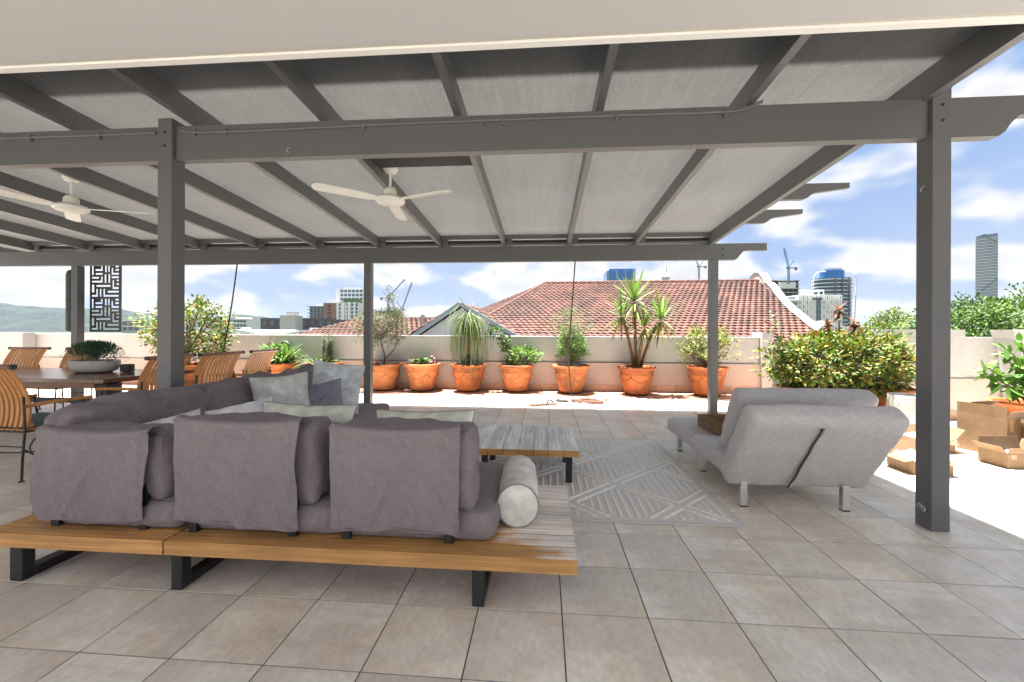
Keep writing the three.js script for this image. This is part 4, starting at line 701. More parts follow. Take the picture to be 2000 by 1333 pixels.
{ // large bush in several pots on the right
  const o = thing('hedge_bush', 'big yellow green bush filling the right corner behind the daybed', 'bush', [4.33, 0, 6.35]);
  const c = crown(W3(0, 0.86, 0), [0.98, 0.44, 0.55], 330, 30, 0.075, 0.040, LIME, 0.10, 0.62), c2 = crown(W3(0, 0.75, 0), [0.7, 0.3, 0.3], 60, 20, 0.07, 0.04, GREEN, 0.12, 0.2);
  part(o, 'foliage', merge([c.geo, c2.geo]), M.leaf); part(o, 'branches', branches(W3(-0.35, 0.5, 0), c.cs.filter((_, i) => i % 6 === 0), 0.014, 0.006, 0.1), M.bark); part(o, 'branches', branches(W3(0.45, 0.5, 0), c.cs.filter((_, i) => i % 6 === 3), 0.014, 0.006, 0.1), M.bark);
  for (const x of [-0.55, 0.05, 0.62]) { const p = part(o, 'pot', potGeo.body, M.terra); p.position.set(x, 0, 0.02); p.scale.set(0.8, 0.9, 0.8); }
  const L = new Leaves(); for (const [hx, hy, n] of [[-0.02, 1.62, 26], [0.20, 1.42, 34], [-0.18, 1.40, 26]]) for (let k = 0; k < n; k++) { const a = k * 2.4, el = rr(-0.5, 1.1); L.add(W3(hx, hy + rr(-0.04, 0.08), 0), W3(Math.cos(a) * Math.cos(el), Math.sin(el), Math.sin(a) * Math.cos(el)), up, rr(0.10, 0.18), 0.045, 0.8, mixc([[0.32, 0.05, 0.04], [0.20, 0.08, 0.04], [0.10, 0.14, 0.03], [0.40, 0.16, 0.05]]), 4); }
  part(o, 'red_cordyline', L.geo(), M.leaf).userData.kind = 'stuff'; part(o, 'cordyline_stem', merge([bar(W3(0, 1.0, 0), W3(-0.02, 1.62, 0), 0.009), bar(W3(0.1, 1.0, 0), W3(0.20, 1.42, 0), 0.009), bar(W3(-0.1, 1.0, 0), W3(-0.18, 1.4, 0), 0.009)]), M.barkBrown);
  for (let s = 0; s < 7; s++) { const S = new Leaves(), b = W3(-0.75 - 0.1 * rnd(), 0.9 + 0.15 * s * 0.5, 0.2 * gauss()); for (let k = 0; k < 16; k++) { const q = b.clone().add(W3(-0.02 * k * 0.6 + gauss() * 0.02, 0.018 * k, gauss() * 0.05)); S.add(q, rdir(0.4), up, 0.10, 0.03, 0.5, mixc([[0.20, 0.26, 0.12], [0.14, 0.2, 0.08]])); } const q = part(o, 'side_sprig', S.geo(), M.leaf); q.userData.kind = 'stuff'; }
}
{
  const p = thing('white_planter', 'tapered white planter beside the big bush', 'planter', [4.72, 0, 5.70]);
  part(p, 'planter_body', lathe([[0.0, 0.002], [0.26, 0.002], [0.20, 0.50], [0.205, 0.53], [0.19, 0.53], [0.18, 0.45], [0, 0.45]], 40), M.bowl); 
  const s = new THREE.CircleGeometry(0.178, 24); s.rotateX(-Math.PI / 2); s.translate(0, 0.46, 0); part(p, 'soil', s, M.soil);
}
{ // citrus at the right edge, leaves as parts
  const o = thing('citrus_plant', 'glossy green leafy citrus reaching in at the right edge above the boxes', 'potted plant', [6.02, 0, 5.55]);
  const p = part(o, 'pot', potGeo.body, M.terra); p.scale.set(0.9, 0.8, 0.9);
  const tips = [[-0.58, 0.92, 0.05], [-0.30, 1.12, 0.05], [-0.42, 0.72, 0.1], [-0.12, 1.22, 0], [-0.1, 0.80, 0.2], [0.2, 1.1, 0], [-0.25, 0.9, 0.1], [-0.48, 0.84, -0.05]];
  part(o, 'branches', merge(tips.map(t => taper([W3(0, 0.42, 0), W3(t[0] * 0.35, t[1] * 0.75, t[2] * 0.5), W3(...t)], 0.014, 0.005))), M.bark);
  for (const t of tips) for (let k = 0; k < 30; k++) { const L = new Leaves(), s = rr(0.35, 1.05), b = W3(t[0] * s, 0.42 + (t[1] - 0.42) * Math.pow(s, 0.8), t[2] * s); const d = rdir(0.25); L.add(b.add(d.clone().multiplyScalar(0.02)), d, rdir(2), rr(0.11, 0.19), rr(0.05, 0.075), rr(0.3, 0.9), mixc([[0.12, 0.32, 0.03], [0.18, 0.44, 0.04], [0.27, 0.52, 0.07]]), 4); part(o, 'leaf', L.geo(), M.leaf); }
}
{ // fig tree behind the left post
  const o = potted('bushy fig tree rising behind the left post and dining chairs', -7.65, 8.2, 'potted tree', 0.2, 1, 'trees by the dining table');
  const c = crown(W3(0.05, 1.30, 0), [0.82, 0.62, 0.6], 100, 26, 0.085, 0.048, LIME, 0.13, 0.5), c2 = crown(W3(0.55, 1.1, 0), [0.35, 0.6, 0.3], 30, 24, 0.08, 0.045, GREEN.concat(LIME), 0.1, 0.3);
  part(o, 'foliage', merge([c.geo, c2.geo]), M.leaf); part(o, 'trunk', merge([taper([W3(0, 0.52, 0), W3(0.05, 0.75, 0), W3(0.02, 1.0, 0)], 0.05, 0.03), branches(W3(0.03, 0.8, 0), c.cs.filter((_, i) => i % 3 === 0), 0.016, 0.007, 0.1)]), M.bark);
}
{ // bowl on the table
  const o = thing('planted_bowl', 'white oval bowl of dense dark green foliage on the dining table', 'planted bowl', [-6.20, 0.742, 5.22]);
  const g = lathe([[0.0, 0.0], [0.20, 0.0], [0.27, 0.03], [0.305, 0.10], [0.30, 0.165], [0.285, 0.165], [0.28, 0.12], [0, 0.12]], 40); g.scale(1, 1, 0.75); part(o, 'bowl', g, M.bowl);
  const L = new Leaves(); for (let k = 0; k < 5200; k++) { const d = rdir(0.9); if (d.y < -0.1) continue; const q = Math.pow(rnd(), 0.35); const p = W3(d.x * 0.40 * q, 0.15 + Math.max(0, d.y) * 0.27 * q, d.z * 0.28 * q); L.add(p, d.clone().add(rdir(0.2).multiplyScalar(0.7)), up, rr(0.025, 0.06), 0.011, 0.2, mixc(DEEP)); } part(o, 'foliage', L.geo(), M.leaf);
}

// ------------------------------------------------------------------ cardboard boxes
function cardBox(label, x, d, turn, w, h, dp, flaps, fill, y = 0) {
  const o = thing('cardboard_box', label, 'cardboard box', [x, y + 0.002, d], turn, 'cardboard boxes on the terrace'); const t = 0.005;
  part(o, 'box_bottom', B(w - 2 * t - 0.002, t, dp - 2 * t - 0.002, 0, t / 2, 0), M.card);
  part(o, 'box_side', B(w, h, t, 0, h / 2, dp / 2 - t / 2), M.card); part(o, 'box_side', B(w, h, t, 0, h / 2, -dp / 2 + t / 2), M.card);
  part(o, 'box_side', B(t, h, dp - 2 * t - 0.001, -w / 2 + t / 2, h / 2, 0), M.card); part(o, 'box_side', B(t, h, dp - 2 * t - 0.001, w / 2 - t / 2, h / 2, 0), M.card);
  // flaps: [side, angle from vertical outward, length factor]
  for (const [side, ang, k] of flaps) {
    const L = (side === 'f' || side === 'b' ? dp : w) * 0.5 * k, W = side === 'f' || side === 'b' ? w : dp;
    const g = B(W * 0.985, L, t * 0.8, 0, L / 2, 0); g.rotateX(ang);
    const r = { f: 0, b: Math.PI, r: Math.PI / 2, l: -Math.PI / 2 }[side]; g.translate(0, h, (side === 'f' || side === 'b' ? dp : w) / 2 - t); g.rotateY(r); part(o, 'box_flap', g, M.card);
  }
  const tp = merge([B(0.055, h * 0.32, 0.0012, 0, h * 0.82, -(dp / 2 + 0.0012)), B(0.055, h * 0.3, 0.0012, -w * 0.36, h * 0.82, -(dp / 2 + 0.0012)), B(0.0012, h * 0.35, 0.055, w / 2 + 0.0012, h * 0.8, 0)]); part(o, 'packing_tape', tp, M.tape);
  if (fill) { const g = grid(22, 22, (u, v) => { const a = u * 2 - 1, b = v * 2 - 1, e = Math.pow(Math.max(0, (1 - a ** 4) * (1 - b ** 4)), 0.5); const n = Math.abs(fbm3(a * 3 + x, b * 3 + d, 2, 4)); return [a * (w / 2 - 0.012), h * fill[0] + e * 0.05 + n * fill[1], b * (dp / 2 - 0.012)]; }); part(o, 'packing_paper', (() => { const k = g.toNonIndexed(); k.computeVertexNormals(); return k; })(), fill[2] || M.paper); }
  const lines = []; for (let i = 0; i < 3; i++) lines.push(B(w * (0.22 + 0.08 * ((i * 7) % 3)), h * 0.045, 0.0010, w * 0.16, h * (0.30 + i * 0.11), -(dp / 2 + 0.0011))); part(o, 'printed_text', merge(lines), M.ink);
  return o;
}
cardBox('low cardboard box with crumpled paper beside the right post foot', 3.64, 4.27, 0.02, 0.36, 0.13, 0.29, [['l', 1.75, 0.45], ['f', 1.9, 0.5], ['b', 0.5, 0.9]], [0.8, 0.10, M.paper]);
cardBox('small open cardboard box just right of the post with white paper', 4.36, 5.03, 0.06, 0.36, 0.14, 0.30, [['r', 0.75, 0.9], ['f', 2.3, 0.4], ['b', 0.5, 0.8]], [0.85, 0.07, M.paper]);
cardBox('largest cardboard box with taped fold line standing against the wall', 5.06, 5.0, 0.295, 0.45, 0.42, 0.42, [['l', 0.04, 0.55], ['b', -0.75, 0.9], ['f', 0.35, 0.4]], [0.75, 0.16, M.cardIn]);
cardBox('cardboard box with raised flap behind the small open box, right frame edge', 5.33, 4.74, 0.05, 0.46, 0.34, 0.30, [['l', 0.9, 0.4], ['b', 0.1, 0.7], ['f', 1.2, 0.5]], [0.85, 0.12, M.paper]);
cardBox('small open cardboard box in front at the right frame edge', 4.75, 4.53, 0.07, 0.42, 0.14, 0.26, [['l', 0.75, 0.45], ['f', 0.30, 0.5], ['b', 0.05, 0.9], ['r', 0.4, 0.5]], [0.5, 0.06, M.paper]);
cardBox('shallow cardboard tray lying on the daybed seat', 1.84, 4.22, 0.10, 0.44, 0.115, 0.40, [['l', 1.3, 0.2]], null, 0.362);

// ------------------------------------------------------------------ things on the sunny floor
{
  const o = thing('sandals', 'tan sandals lying on the sunlit tiles near the shadow line', 'sandals', [0.02, 0, 7.42], 0.3);
  const sole = () => { const g = extrude([[-0.12, -0.035], [-0.05, -0.045], [0.06, -0.05], [0.115, -0.03], [0.13, 0.01], [0.10, 0.045], [0.02, 0.045], [-0.08, 0.038], [-0.125, 0.02]], 0.028, 0.004); g.rotateX(-Math.PI / 2); g.computeVertexNormals(); return g; };
  const a = sole(); a.translate(-0.16, 0.005, 0.03); const b = sole(); b.rotateY(0.15); b.translate(0.10, 0.005, 0.02); part(o, 'sole', a, M.shoe); part(o, 'sole', b, M.shoe);
  part(o, 'strap', tube([W3(0.02, 0.03, 0.07), W3(0.06, 0.085, 0.03), W3(0.12, 0.09, 0.0), W3(0.18, 0.03, -0.03)], 0.014, 14, 6), M.shoeDark);
}
{
  const o = thing('sandals', 'dark sandal with trailing strap beside the rope pile', 'sandals', [0.36, 0, 7.80], -0.3);
  const g = extrude([[-0.11, -0.04], [0.06, -0.045], [0.12, 0.0], [0.06, 0.045], [-0.10, 0.035]], 0.03, 0.004); g.rotateX(-Math.PI / 2); g.translate(0, 0.005, 0); part(o, 'sole', g, M.shoeDark);
  part(o, 'strap', tube([W3(-0.3, 0.008, 0.15), W3(-0.18, 0.012, 0.05), W3(-0.05, 0.06, 0), W3(0.04, 0.08, 0), W3(0.09, 0.03, 0.03)], 0.010, 16, 6), M.shoe);
}
{
  const pts = []; for (let k = 0; k < 90; k++) { const a = k * 0.83 + gauss() * 0.6, r = 0.07 + 0.20 * rnd(); pts.push(W3(0.82 + Math.cos(a) * r * 1.25, 0.012 + 0.055 * rnd() * (1 - r * 2.5) + 0.01 * rnd(), -7.80 + Math.sin(a) * r)); }
  pts.push(W3(1.15, 0.012, -7.95), W3(1.28, 0.012, -8.05), W3(1.18, 0.012, -8.15)); single('rope_pile', new THREE.TubeGeometry(new THREE.CatmullRomCurve3(pts), 520, 0.010, 5), M.coil, 'tangled brown rope heap on the tiles below the airy shrub', 'rope');
}
{ // dry leaves on the tiles below the pots
  const L = new Leaves(); for (let k = 0; k < 260; k++) { const a = rr(-5.5, 4.2), d = 8.35 - Math.abs(gauss()) * 0.35 + 0.25; L.add(W3(a, 0.004 + 0.006 * rnd(), -d), W3(gauss(), 0.15 * rnd(), gauss()), up, rr(0.02, 0.06), 0.016, 0.1, mixc([[0.20, 0.10, 0.04], [0.12, 0.06, 0.03], [0.26, 0.16, 0.07]])); }
  const o = mesh('leaf_litter', L.geo(), M.leaf); scene.add(o); o.userData = { kind: 'stuff', label: 'dry brown leaves scattered on the tiles below the pots', category: 'leaf litter' };
}
// hanging cords
single('hanging_cord', tube([V(-5.256, 2.462, 6.66), V(-5.29, 2.2, 6.66), V(-5.38, 1.6, 6.66), V(-5.497, 0.98, 6.66)], 0.011, 20, 6), M.rope, 'dark cord hanging slanted from the back beam near the fig', 'cord', 'cords hanging from the back beam');
single('hanging_cord', tube([V(0.504, 2.462, 6.66), V(0.49, 2.2, 6.72), V(0.47, 1.5, 7.1), V(0.475, 0.7, 7.75), V(0.56, 0.035, 8.02)], 0.010, 30, 6), M.rope, 'dark cord hanging from the back beam down to the rope pile', 'cord', 'cords hanging from the back beam');
{ // green watering can spout / tap on the wall near the fig
  const o = thing('garden_hose', 'green hose looped over the wall beside the chairs', 'hose', [-6.05, 0, 9.2]);
  part(o, 'hose_loop', tube([W3(-0.12, 0.95, 0.02), W3(-0.02, 1.06, 0.05), W3(0.10, 1.03, 0.06), W3(0.13, 0.86, 0.07), W3(0.12, 0.68, 0.06)], 0.028, 24, 8), mat(0.05, 0.15, 0.13, 0.5));
  part(o, 'hose_hook', bar(W3(0.0, 1.03, -0.11), W3(0.0, 1.03, 0.06), 0.012), M.galv);
}
{ // cut-out metal screen
  const o = thing('lattice_screen', 'dark metal screen with maze cut-outs hanging by the far left post', 'screen', [-8.175, 1.29, 6.80]);
  const u = 0.62 / 16, holes = []; const H = (x, y, w, h) => holes.push([[x * u, y * u], [(x + w) * u, y * u], [(x + w) * u, (y + h) * u], [x * u, (y + h) * u]]);
  const Lh = (p) => holes.push(p.map(q => [q[0] * u, q[1] * u]));
  const motif = (ox, oy) => {
    Lh([[ox + 1, oy + 1], [ox + 4, oy + 1], [ox + 4, oy + 4.6], [ox + 3.2, oy + 4.6], [ox + 3.2, oy + 1.8], [ox + 1, oy + 1.8]]); H(ox + 1, oy + 3.0, 1.2, 3.6); H(ox + 5, oy + 1, 0.8, 3.6);
    Lh([[ox + 6.8, oy + 1], [ox + 14.6, oy + 1], [ox + 14.6, oy + 1.8], [ox + 7.6, oy + 1.8], [ox + 7.6, oy + 4.6], [ox + 6.8, oy + 4.6]]); H(ox + 9, oy + 2.9, 5.6, 0.8);
    H(ox + 3.2, oy + 5.6, 7.2, 0.8); Lh([[ox + 11.4, oy + 4.6], [ox + 14.6, oy + 4.6], [ox + 14.6, oy + 5.4], [ox + 12.2, oy + 5.4], [ox + 12.2, oy + 8.6], [ox + 11.4, oy + 8.6]]); H(ox + 13.4, oy + 6.4, 1.2, 0.9); H(ox + 13.4, oy + 8.2, 1.2, 0.7);
    Lh([[ox + 1, oy + 7.6], [ox + 6.4, oy + 7.6], [ox + 6.4, oy + 10.4], [ox + 5.6, oy + 10.4], [ox + 5.6, oy + 8.4], [ox + 1, oy + 8.4]]); H(ox + 7.4, oy + 7.4, 0.9, 4.0); H(ox + 9.3, oy + 7.4, 0.9, 4.0); H(ox + 1, oy + 9.4, 3.6, 0.8);
    H(ox + 2.8, oy + 11.2, 3.6, 0.8); H(ox + 10.9, oy + 9.6, 3.7, 0.8); Lh([[ox + 10.9, oy + 11.2], [ox + 14.6, oy + 11.2], [ox + 14.6, oy + 12], [ox + 11.7, oy + 12], [ox + 11.7, oy + 14.4], [ox + 10.9, oy + 14.4]]);
    Lh([[ox + 2.8, oy + 13], [ox + 6.4, oy + 13], [ox + 6.4, oy + 15.4], [ox + 5.6, oy + 15.4], [ox + 5.6, oy + 13.8], [ox + 2.8, oy + 13.8]]); H(ox + 1, oy + 11, 0.9, 4.4); H(ox + 7.6, oy + 12.4, 0.9, 3.0); H(ox + 9.2, oy + 12.4, 0.8, 3.0); H(ox + 12.8, oy + 13.0, 1.8, 0.8); H(ox + 12.8, oy + 14.6, 1.8, 0.8);
  };
  motif(0, 0); motif(0, 15.4);
  const g = extrude([[0, 0], [0.62, 0], [0.62, 31.4 * u], [0, 31.4 * u]], 0.006, 0, holes); part(o, 'cut_panel', g, M.screen);
}
{
  const o = thing('rolled_blind', 'dark upright rolled blind just left of the far left post', 'blind', [-8.52, 1.30, 6.80]);
  part(o, 'roll', lathe([[0.0, 0], [0.085, 0.0], [0.09, 0.02], [0.09, 1.02], [0.075, 1.08], [0.04, 1.11], [0, 1.115]], 24), M.screen); part(o, 'strap', (() => { const g = new THREE.TorusGeometry(0.092, 0.008, 6, 24); g.rotateX(Math.PI / 2); g.translate(0, 0.55, 0); return g; })(), M.iron);
}

// ------------------------------------------------------------------ neighbouring houses
function tiledSlope(pts, course = 0.33, wave = 0.25) {  // pts: eave left, eave right, ridge right, ridge left (Vector3)
  const [a, b, c, d] = pts, n = Math.round(a.distanceTo(d) / course), P = [], U = [], I = [];
  const nrm = b.clone().sub(a).cross(d.clone().sub(a)).normalize(); if (nrm.y < 0) nrm.negate();
  for (let k = 0; k < n; k++) {
    const lo = k / n, hi = (k + 1.12) / n, A = a.clone().lerp(d, lo), Bq = b.clone().lerp(c, lo), C = b.clone().lerp(c, Math.min(1, hi)), Dq = a.clone().lerp(d, Math.min(1, hi));
    const len = A.distanceTo(Bq), m = Math.max(4, Math.round(len / wave * 4)), base = P.length / 3;
    for (let i = 0; i <= m; i++) {
      const t = i / m, s = t * len / wave + k * 0.0, wv = Math.pow(Math.abs(Math.sin(Math.PI * s)), 0.8), jit = 0.008 * hash(Math.floor(s), k, 5);
      const lo3 = A.clone().lerp(Bq, t).addScaledVector(nrm, 0.05 + 0.045 * wv + jit), hi3 = Dq.clone().lerp(C, t).addScaledVector(nrm, 0.012 + 0.04 * wv), un = A.clone().lerp(Bq, t).addScaledVector(nrm, 0.0);
      P.push(un.x, un.y, un.z, lo3.x, lo3.y, lo3.z, lo3.x, lo3.y, lo3.z, hi3.x, hi3.y, hi3.z); for (let q = 0; q < 4; q++) U.push(t * len, lo * 8 + (q > 1 ? q - 2 : 0) * 0.33);
    }
    for (let i = 0; i < m; i++) { const p = base + i * 4, q = p + 4; I.push(p, q, q + 1, p, q + 1, p + 1, p + 2, q + 2, q + 3, p + 2, q + 3, p + 3); }
  }
  const g = new THREE.BufferGeometry(); g.setAttribute('position', new THREE.Float32BufferAttribute(P, 3)); g.setAttribute('uv', new THREE.Float32BufferAttribute(U, 2)); g.setIndex(I); g.computeVertexNormals(); return g;
}
function ridgeTiles(a, b, r = 0.11) { const out = [], L = a.distanceTo(b), n = Math.round(L / 0.4), q = new THREE.Quaternion().setFromUnitVectors(W3(0, 1, 0), b.clone().sub(a).normalize()); for (let k = 0; k < n; k++) { const g = new THREE.CylinderGeometry(r, r * 1.12, 0.42, 10, 1); g.applyQuaternion(q); const p = a.clone().lerp(b, (k + 0.5) / n); g.translate(p.x, p.y + 0.03, p.z); out.push(g); } return merge(out); }
{
  const h = thing('neighbour_house', 'house with large red tiled hipped roof beyond the parapet', 'house', [0, 0, 0]);
  const eL = V(-4.4, 0.35, 13.8), eR = V(9.6, 0.35, 13.8), rR = V(11.3, 4.0, 22.5), rL = V(0.1, 4.05, 23.5);
  const tl = part(h, 'roof_tiles', tiledSlope([eL, eR, rR, rL]), M.rooftile); tl.userData.kind = 'stuff';
  part(h, 'ridge_capping', ridgeTiles(rL, rR), M.rooftile); part(h, 'hip_capping', ridgeTiles(eL, rL), M.rooftile);
  const hip = part(h, 'hip_slope', tiledSlope([V(-10.5, 0.35, 28), eL, rL, rL.clone().add(W3(-0.01, 0, -0.01))]), M.rooftile); hip.userData.kind = 'stuff';
  part(h, 'back_slope', (() => { const g = new THREE.BufferGeometry(); const q = [rL, rR, V(11.3, 0.35, 31), rL, V(11.3, 0.35, 31), V(-10.5, 0.35, 31)]; g.setAttribute('position', new THREE.Float32BufferAttribute(q.flatMap(v => [v.x, v.y, v.z]), 3)); g.setAttribute('uv', new THREE.Float32BufferAttribute([0, 0, 1, 0, 1, 1, 0, 0, 1, 1, 0, 1], 2)); g.computeVertexNormals(); return g; })(), M.rooftile);
  part(h, 'wall', X(-3.6, 9.2, GY, 0.30, 14.4, 30), M.wallWhite);
  // curved Dutch gable on the right
  const n = 40, top = [], bot = [];
  const prof = [[13.2, .6], [14.5, 1.0], [15.5, 1.3], [16.4, 1.55], [17.2, 1.86], [18.45, 2.33], [19.2, 2.66], [19.8, 2.98], [20.6, 3.45], [21.2, 3.74], [21.6, 3.80], [21.66, 3.92], [21.9, 4.12], [22.4, 4.40], [23, 4.50], [23.6, 4.46], [24.2, 4.26], [24.6, 4.0]].map(q => [0, q[1], q[0]]);
  const gx = d => 9.55 + (d - 13.8) * 0.20, P = [], I = [];
  for (const [, y, d] of prof) { const x = gx(d); P.push(x, y, -d, x, GY, -d, x + 0.30, y, -d, x + 0.30, GY, -d, x - 0.04, y + 0.06, -d, x + 0.34, y + 0.06, -d); }
  const quad = (a, b, c, d) => I.push(a, b, c, a, c, d); for (let k = 0; k < prof.length - 1; k++) { const p = k * 6, q = p + 6; quad(p + 1, p, q, q + 1); quad(p + 3, p + 2, q + 2, q + 3); }
  let g = new THREE.BufferGeometry(); g.setAttribute('position', new THREE.Float32BufferAttribute(P, 3)); g.setIndex(I); g = g.toNonIndexed(); g.computeVertexNormals(); metricUV(g); part(h, 'gable_wall', g, M.wallWhite);
  const J = []; for (let k = 0; k < prof.length - 1; k++) { const p = k * 6, q = p + 6; for (const [a, b] of [[0, 4], [4, 5], [5, 2]]) J.push(p + a, p + b, q + b, p + a, q + b, q + a); } let c = new THREE.BufferGeometry(); c.setAttribute('position', new THREE.Float32BufferAttribute(P, 3)); c.setIndex(J); c = c.toNonIndexed(); c.computeVertexNormals(); metricUV(c); part(h, 'gable_coping', c, M.wallWhite);
}
{
  const h = thing('neighbour_house', 'lower house with small tiled roof and pale gable behind the ponytail palm', 'house', [0, 0, 0]);
  const t1 = part(h, 'roof_tiles', tiledSlope([V(-12.2, 0.7, 16.5), V(-3.3, 0.7, 16.5), V(-3.3, 1.95, 21), V(-9.8, 1.95, 21)]), M.rooftile); t1.userData.kind = 'stuff';
  part(h, 'ridge_capping', ridgeTiles(V(-9.8, 1.95, 21), V(-3.3, 1.95, 21), 0.09), M.rooftile);
  const tri = extrude([[-4.5, 1.02], [-2.85, 2.12], [-0.95, 1.02], [-0.95, GY], [-4.5, GY]], 0.2); tri.translate(0, 0, -14.2); metricUV(tri); part(h, 'gable_wall', tri, M.concreteWhite);
  part(h, 'barge_board', merge([beamBox(V(-4.75, 0.98, 13.9), V(-2.85, 2.28, 13.9), 0.14), beamBox(V(-2.85, 2.27, 13.9), V(-0.62, 0.98, 13.9), 0.14)]), M.barge);
  const t2 = part(h, 'gable_roof', tiledSlope([V(-0.8, 1.05, 14.0), V(-0.8, 1.05, 17), V(-2.85, 2.30, 17), V(-2.85, 2.30, 14.0)]), M.rooftile); t2.userData.kind = 'stuff';
  const t3 = part(h, 'gable_roof', tiledSlope([V(-4.9, 1.05, 17), V(-4.9, 1.05, 14.0), V(-2.85, 2.30, 14.0), V(-2.85, 2.30, 17)]), M.rooftile); t3.userData.kind = 'stuff';
  part(h, 'chimney_pipe', X(-6.05, -5.88, 0.9, 2.12, 19.8, 19.95), M.concrete); part(h, 'wall', X(-11.8, -3.5, GY, 0.68, 17, 24), M.wallWhite);
}
{
  const bld = (label, x0, x1, d, y) => { const o = thing('curved_roof_hall', label, 'hall', [0, 0, 0], 0, 'white curved roofs left of the pots'); const n = 14, pts = []; for (let k = 0; k <= n; k++) { const t = k / n; pts.push([x0 + (x1 - x0) * t, y - 0.9 + 0.9 * Math.sin(Math.PI * t)]); } pts.push([x1, GY], [x0, GY]); const g = extrude(pts, 14); g.translate(0, 0, -d - 14); metricUV(g); part(o, 'vaulted_roof', g, M.roofWhite); part(o, 'roof_vent', X((x0 + x1) / 2 - 0.5, (x0 + x1) / 2 + 0.5, y, y + 0.35, d + 2, d + 3), M.concrete); };
  bld('wide white vaulted roof left of the pots, beyond the parapet', -51, -41.5, 58, 1.42); bld('white vaulted roof just behind the leftmost pots, beyond the parapet', -41.0, -31.5, 60, 1.40);
}
{
  const o = thing('curved_roof_hall', 'low white gable roof rising behind the big bush on the right', 'hall', [0, 0, 0]);
  const g = extrude([[17.0, 0.9], [20.6, 2.05], [25.4, 0.75], [25.4, GY], [17.0, GY]], 9); g.translate(0, 0, -40); metricUV(g); part(o, 'gable_roof', g, M.roofWhite);
  part(o, 'ridge_vent', X(20.3, 20.9, 2.05, 2.2, 31.5, 39), M.concrete);
}

// ------------------------------------------------------------------ the city beyond
const unit = new THREE.BoxGeometry(1, 1, 1);
function blk(parent, name, x0, x1, y0, y1, d0, d1, m) { const o = part(parent, name, unit, m); o.position.set((x0 + x1) / 2, (y0 + y1) / 2, -(d0 + d1) / 2); o.scale.set(x1 - x0, y1 - y0, d1 - d0); return o; }
function tower(label, x0, x1, d, dp, top, o) {
  const t = thing(o.name || 'apartment_tower', label, 'building', [0, 0, 0]);
  blk(t, 'tower_wall', x0, x1, GY, top, d, d + dp, o.body);
  const fh = o.floor || 3.2, y0 = o.from ?? 0, n = Math.floor((top - y0) / fh);
  for (let k = 0; k < n; k++) {
    const y = top - (k + 1) * fh;
    if (o.slab) blk(t, 'floor_slab', x0 - (o.over ?? 0.8), x1 + (o.over ?? 0.8), y + fh - 0.55, y + fh - 0.02, d - (o.over ?? 0.8), d + dp + (o.over ?? 0.8), o.slab);
    if (o.cols) { const w = (x1 - x0) / o.cols; for (let c = 0; c < o.cols; c++) { if (o.skip && o.skip(c, k)) continue; const win = blk(t, 'window', x0 + c * w + w * (o.gap ?? 0.15), x0 + (c + 1) * w - w * (o.gap ?? 0.15), y + 0.45, y + fh - 0.75, d - 0.12, d + 0.2, o.glass || M.glass); } }
    if (o.side) blk(t, 'side_window', o.side < 0 ? x0 - 0.12 : x1 - 0.2, o.side < 0 ? x0 + 0.2 : x1 + 0.12, y + 0.45, y + fh - 0.75, d + dp * 0.1, d + dp * 0.9, o.glass || M.glass);
  }
  return t;
}
{ // left cluster
  const a = tower('tall white and glass apartment tower left of the back post', -220, -190.5, 420, 26, 45.5, { body: M.concreteWhite, cols: 7, floor: 4.2, gap: 0.10, from: 5, skip: (c) => c === 0 }); blk(a, 'roof_plant', -213, -191, 45.5, 47.6, 422, 440, M.concrete);
  const b = tower('mid height block with red brick and white fins left of the back post', -211, -176.5, 380, 22, 28, { body: M.concreteWhite, cols: 8, floor: 3.6, gap: 0.22, from: 1, side: -1 }); blk(b, 'brick_bay', -211.2, -199, GY, 27.9, 378.9, 380, M.brickRed); for (let k = 0; k < 7; k++) blk(b, 'bay_window', -207, -203.4, 3 + k * 3.5, 5.2 + k * 3.5, 378.6, 378.89, M.brickDark);
  for (const x of [-197.5, -192, -186.5, -181]) blk(b, 'white_fin', x, x + 1.3, GY, 28.6, 378.4, 380, M.white); blk(b, 'roof_garden', -193, -179, 28.7, 32, 382, 392, mat(0.05, 0.09, 0.03, 1));
  const c = tower('balconied grey apartment block furthest left of the tower cluster', -237.5, -218, 400, 20, 26, { body: M.concrete, slab: M.concreteDark, over: 1.6, cols: 5, floor: 3.3, from: 0 });
  const d = tower('long dark brick building behind the white vaulted roofs', -116, -85, 160, 18, 5.9, { body: M.brickDark, cols: 9, floor: 3.0, gap: 0.30, from: -2, name: 'brick_building' }); blk(d, 'roof_parapet', -116, -85, 5.9, 6.4, 160, 161, M.concreteDark);
  const e = tower('plain pale grey stair block in front of the dark brick building', -103, -96.7, 153, 5, 7.2, { body: M.concrete, name: 'stair_block' }); blk(e, 'lift_overrun', -101, -97.6, 7.2, 8.6, 154, 157, M.concrete);
  const f = tower('small glassy block on the left skyline below the hill', -245, -229, 300, 16, 10, { body: M.concreteWhite, cols: 6, floor: 3.2, gap: 0.08, from: 0, name: 'office_block' }); blk(f, 'roof_plant', -240, -233, 10, 11.5, 303, 312, M.concrete);
  const g = tower('small grey house block left of the fig tree', -222, -212, 200, 12, 6.3, { body: M.concrete, slab: M.concreteWhite, over: 0.5, cols: 3, floor: 2.9, from: 0, name: 'house_block' });
  const h = tower('dark building under construction beneath the two leaning cranes', -190, -166, 450, 25, 24, { body: M.concreteDark, slab: M.concrete, over: 0.3, cols: 6, floor: 3.6, from: 2, glass: M.gap });
}
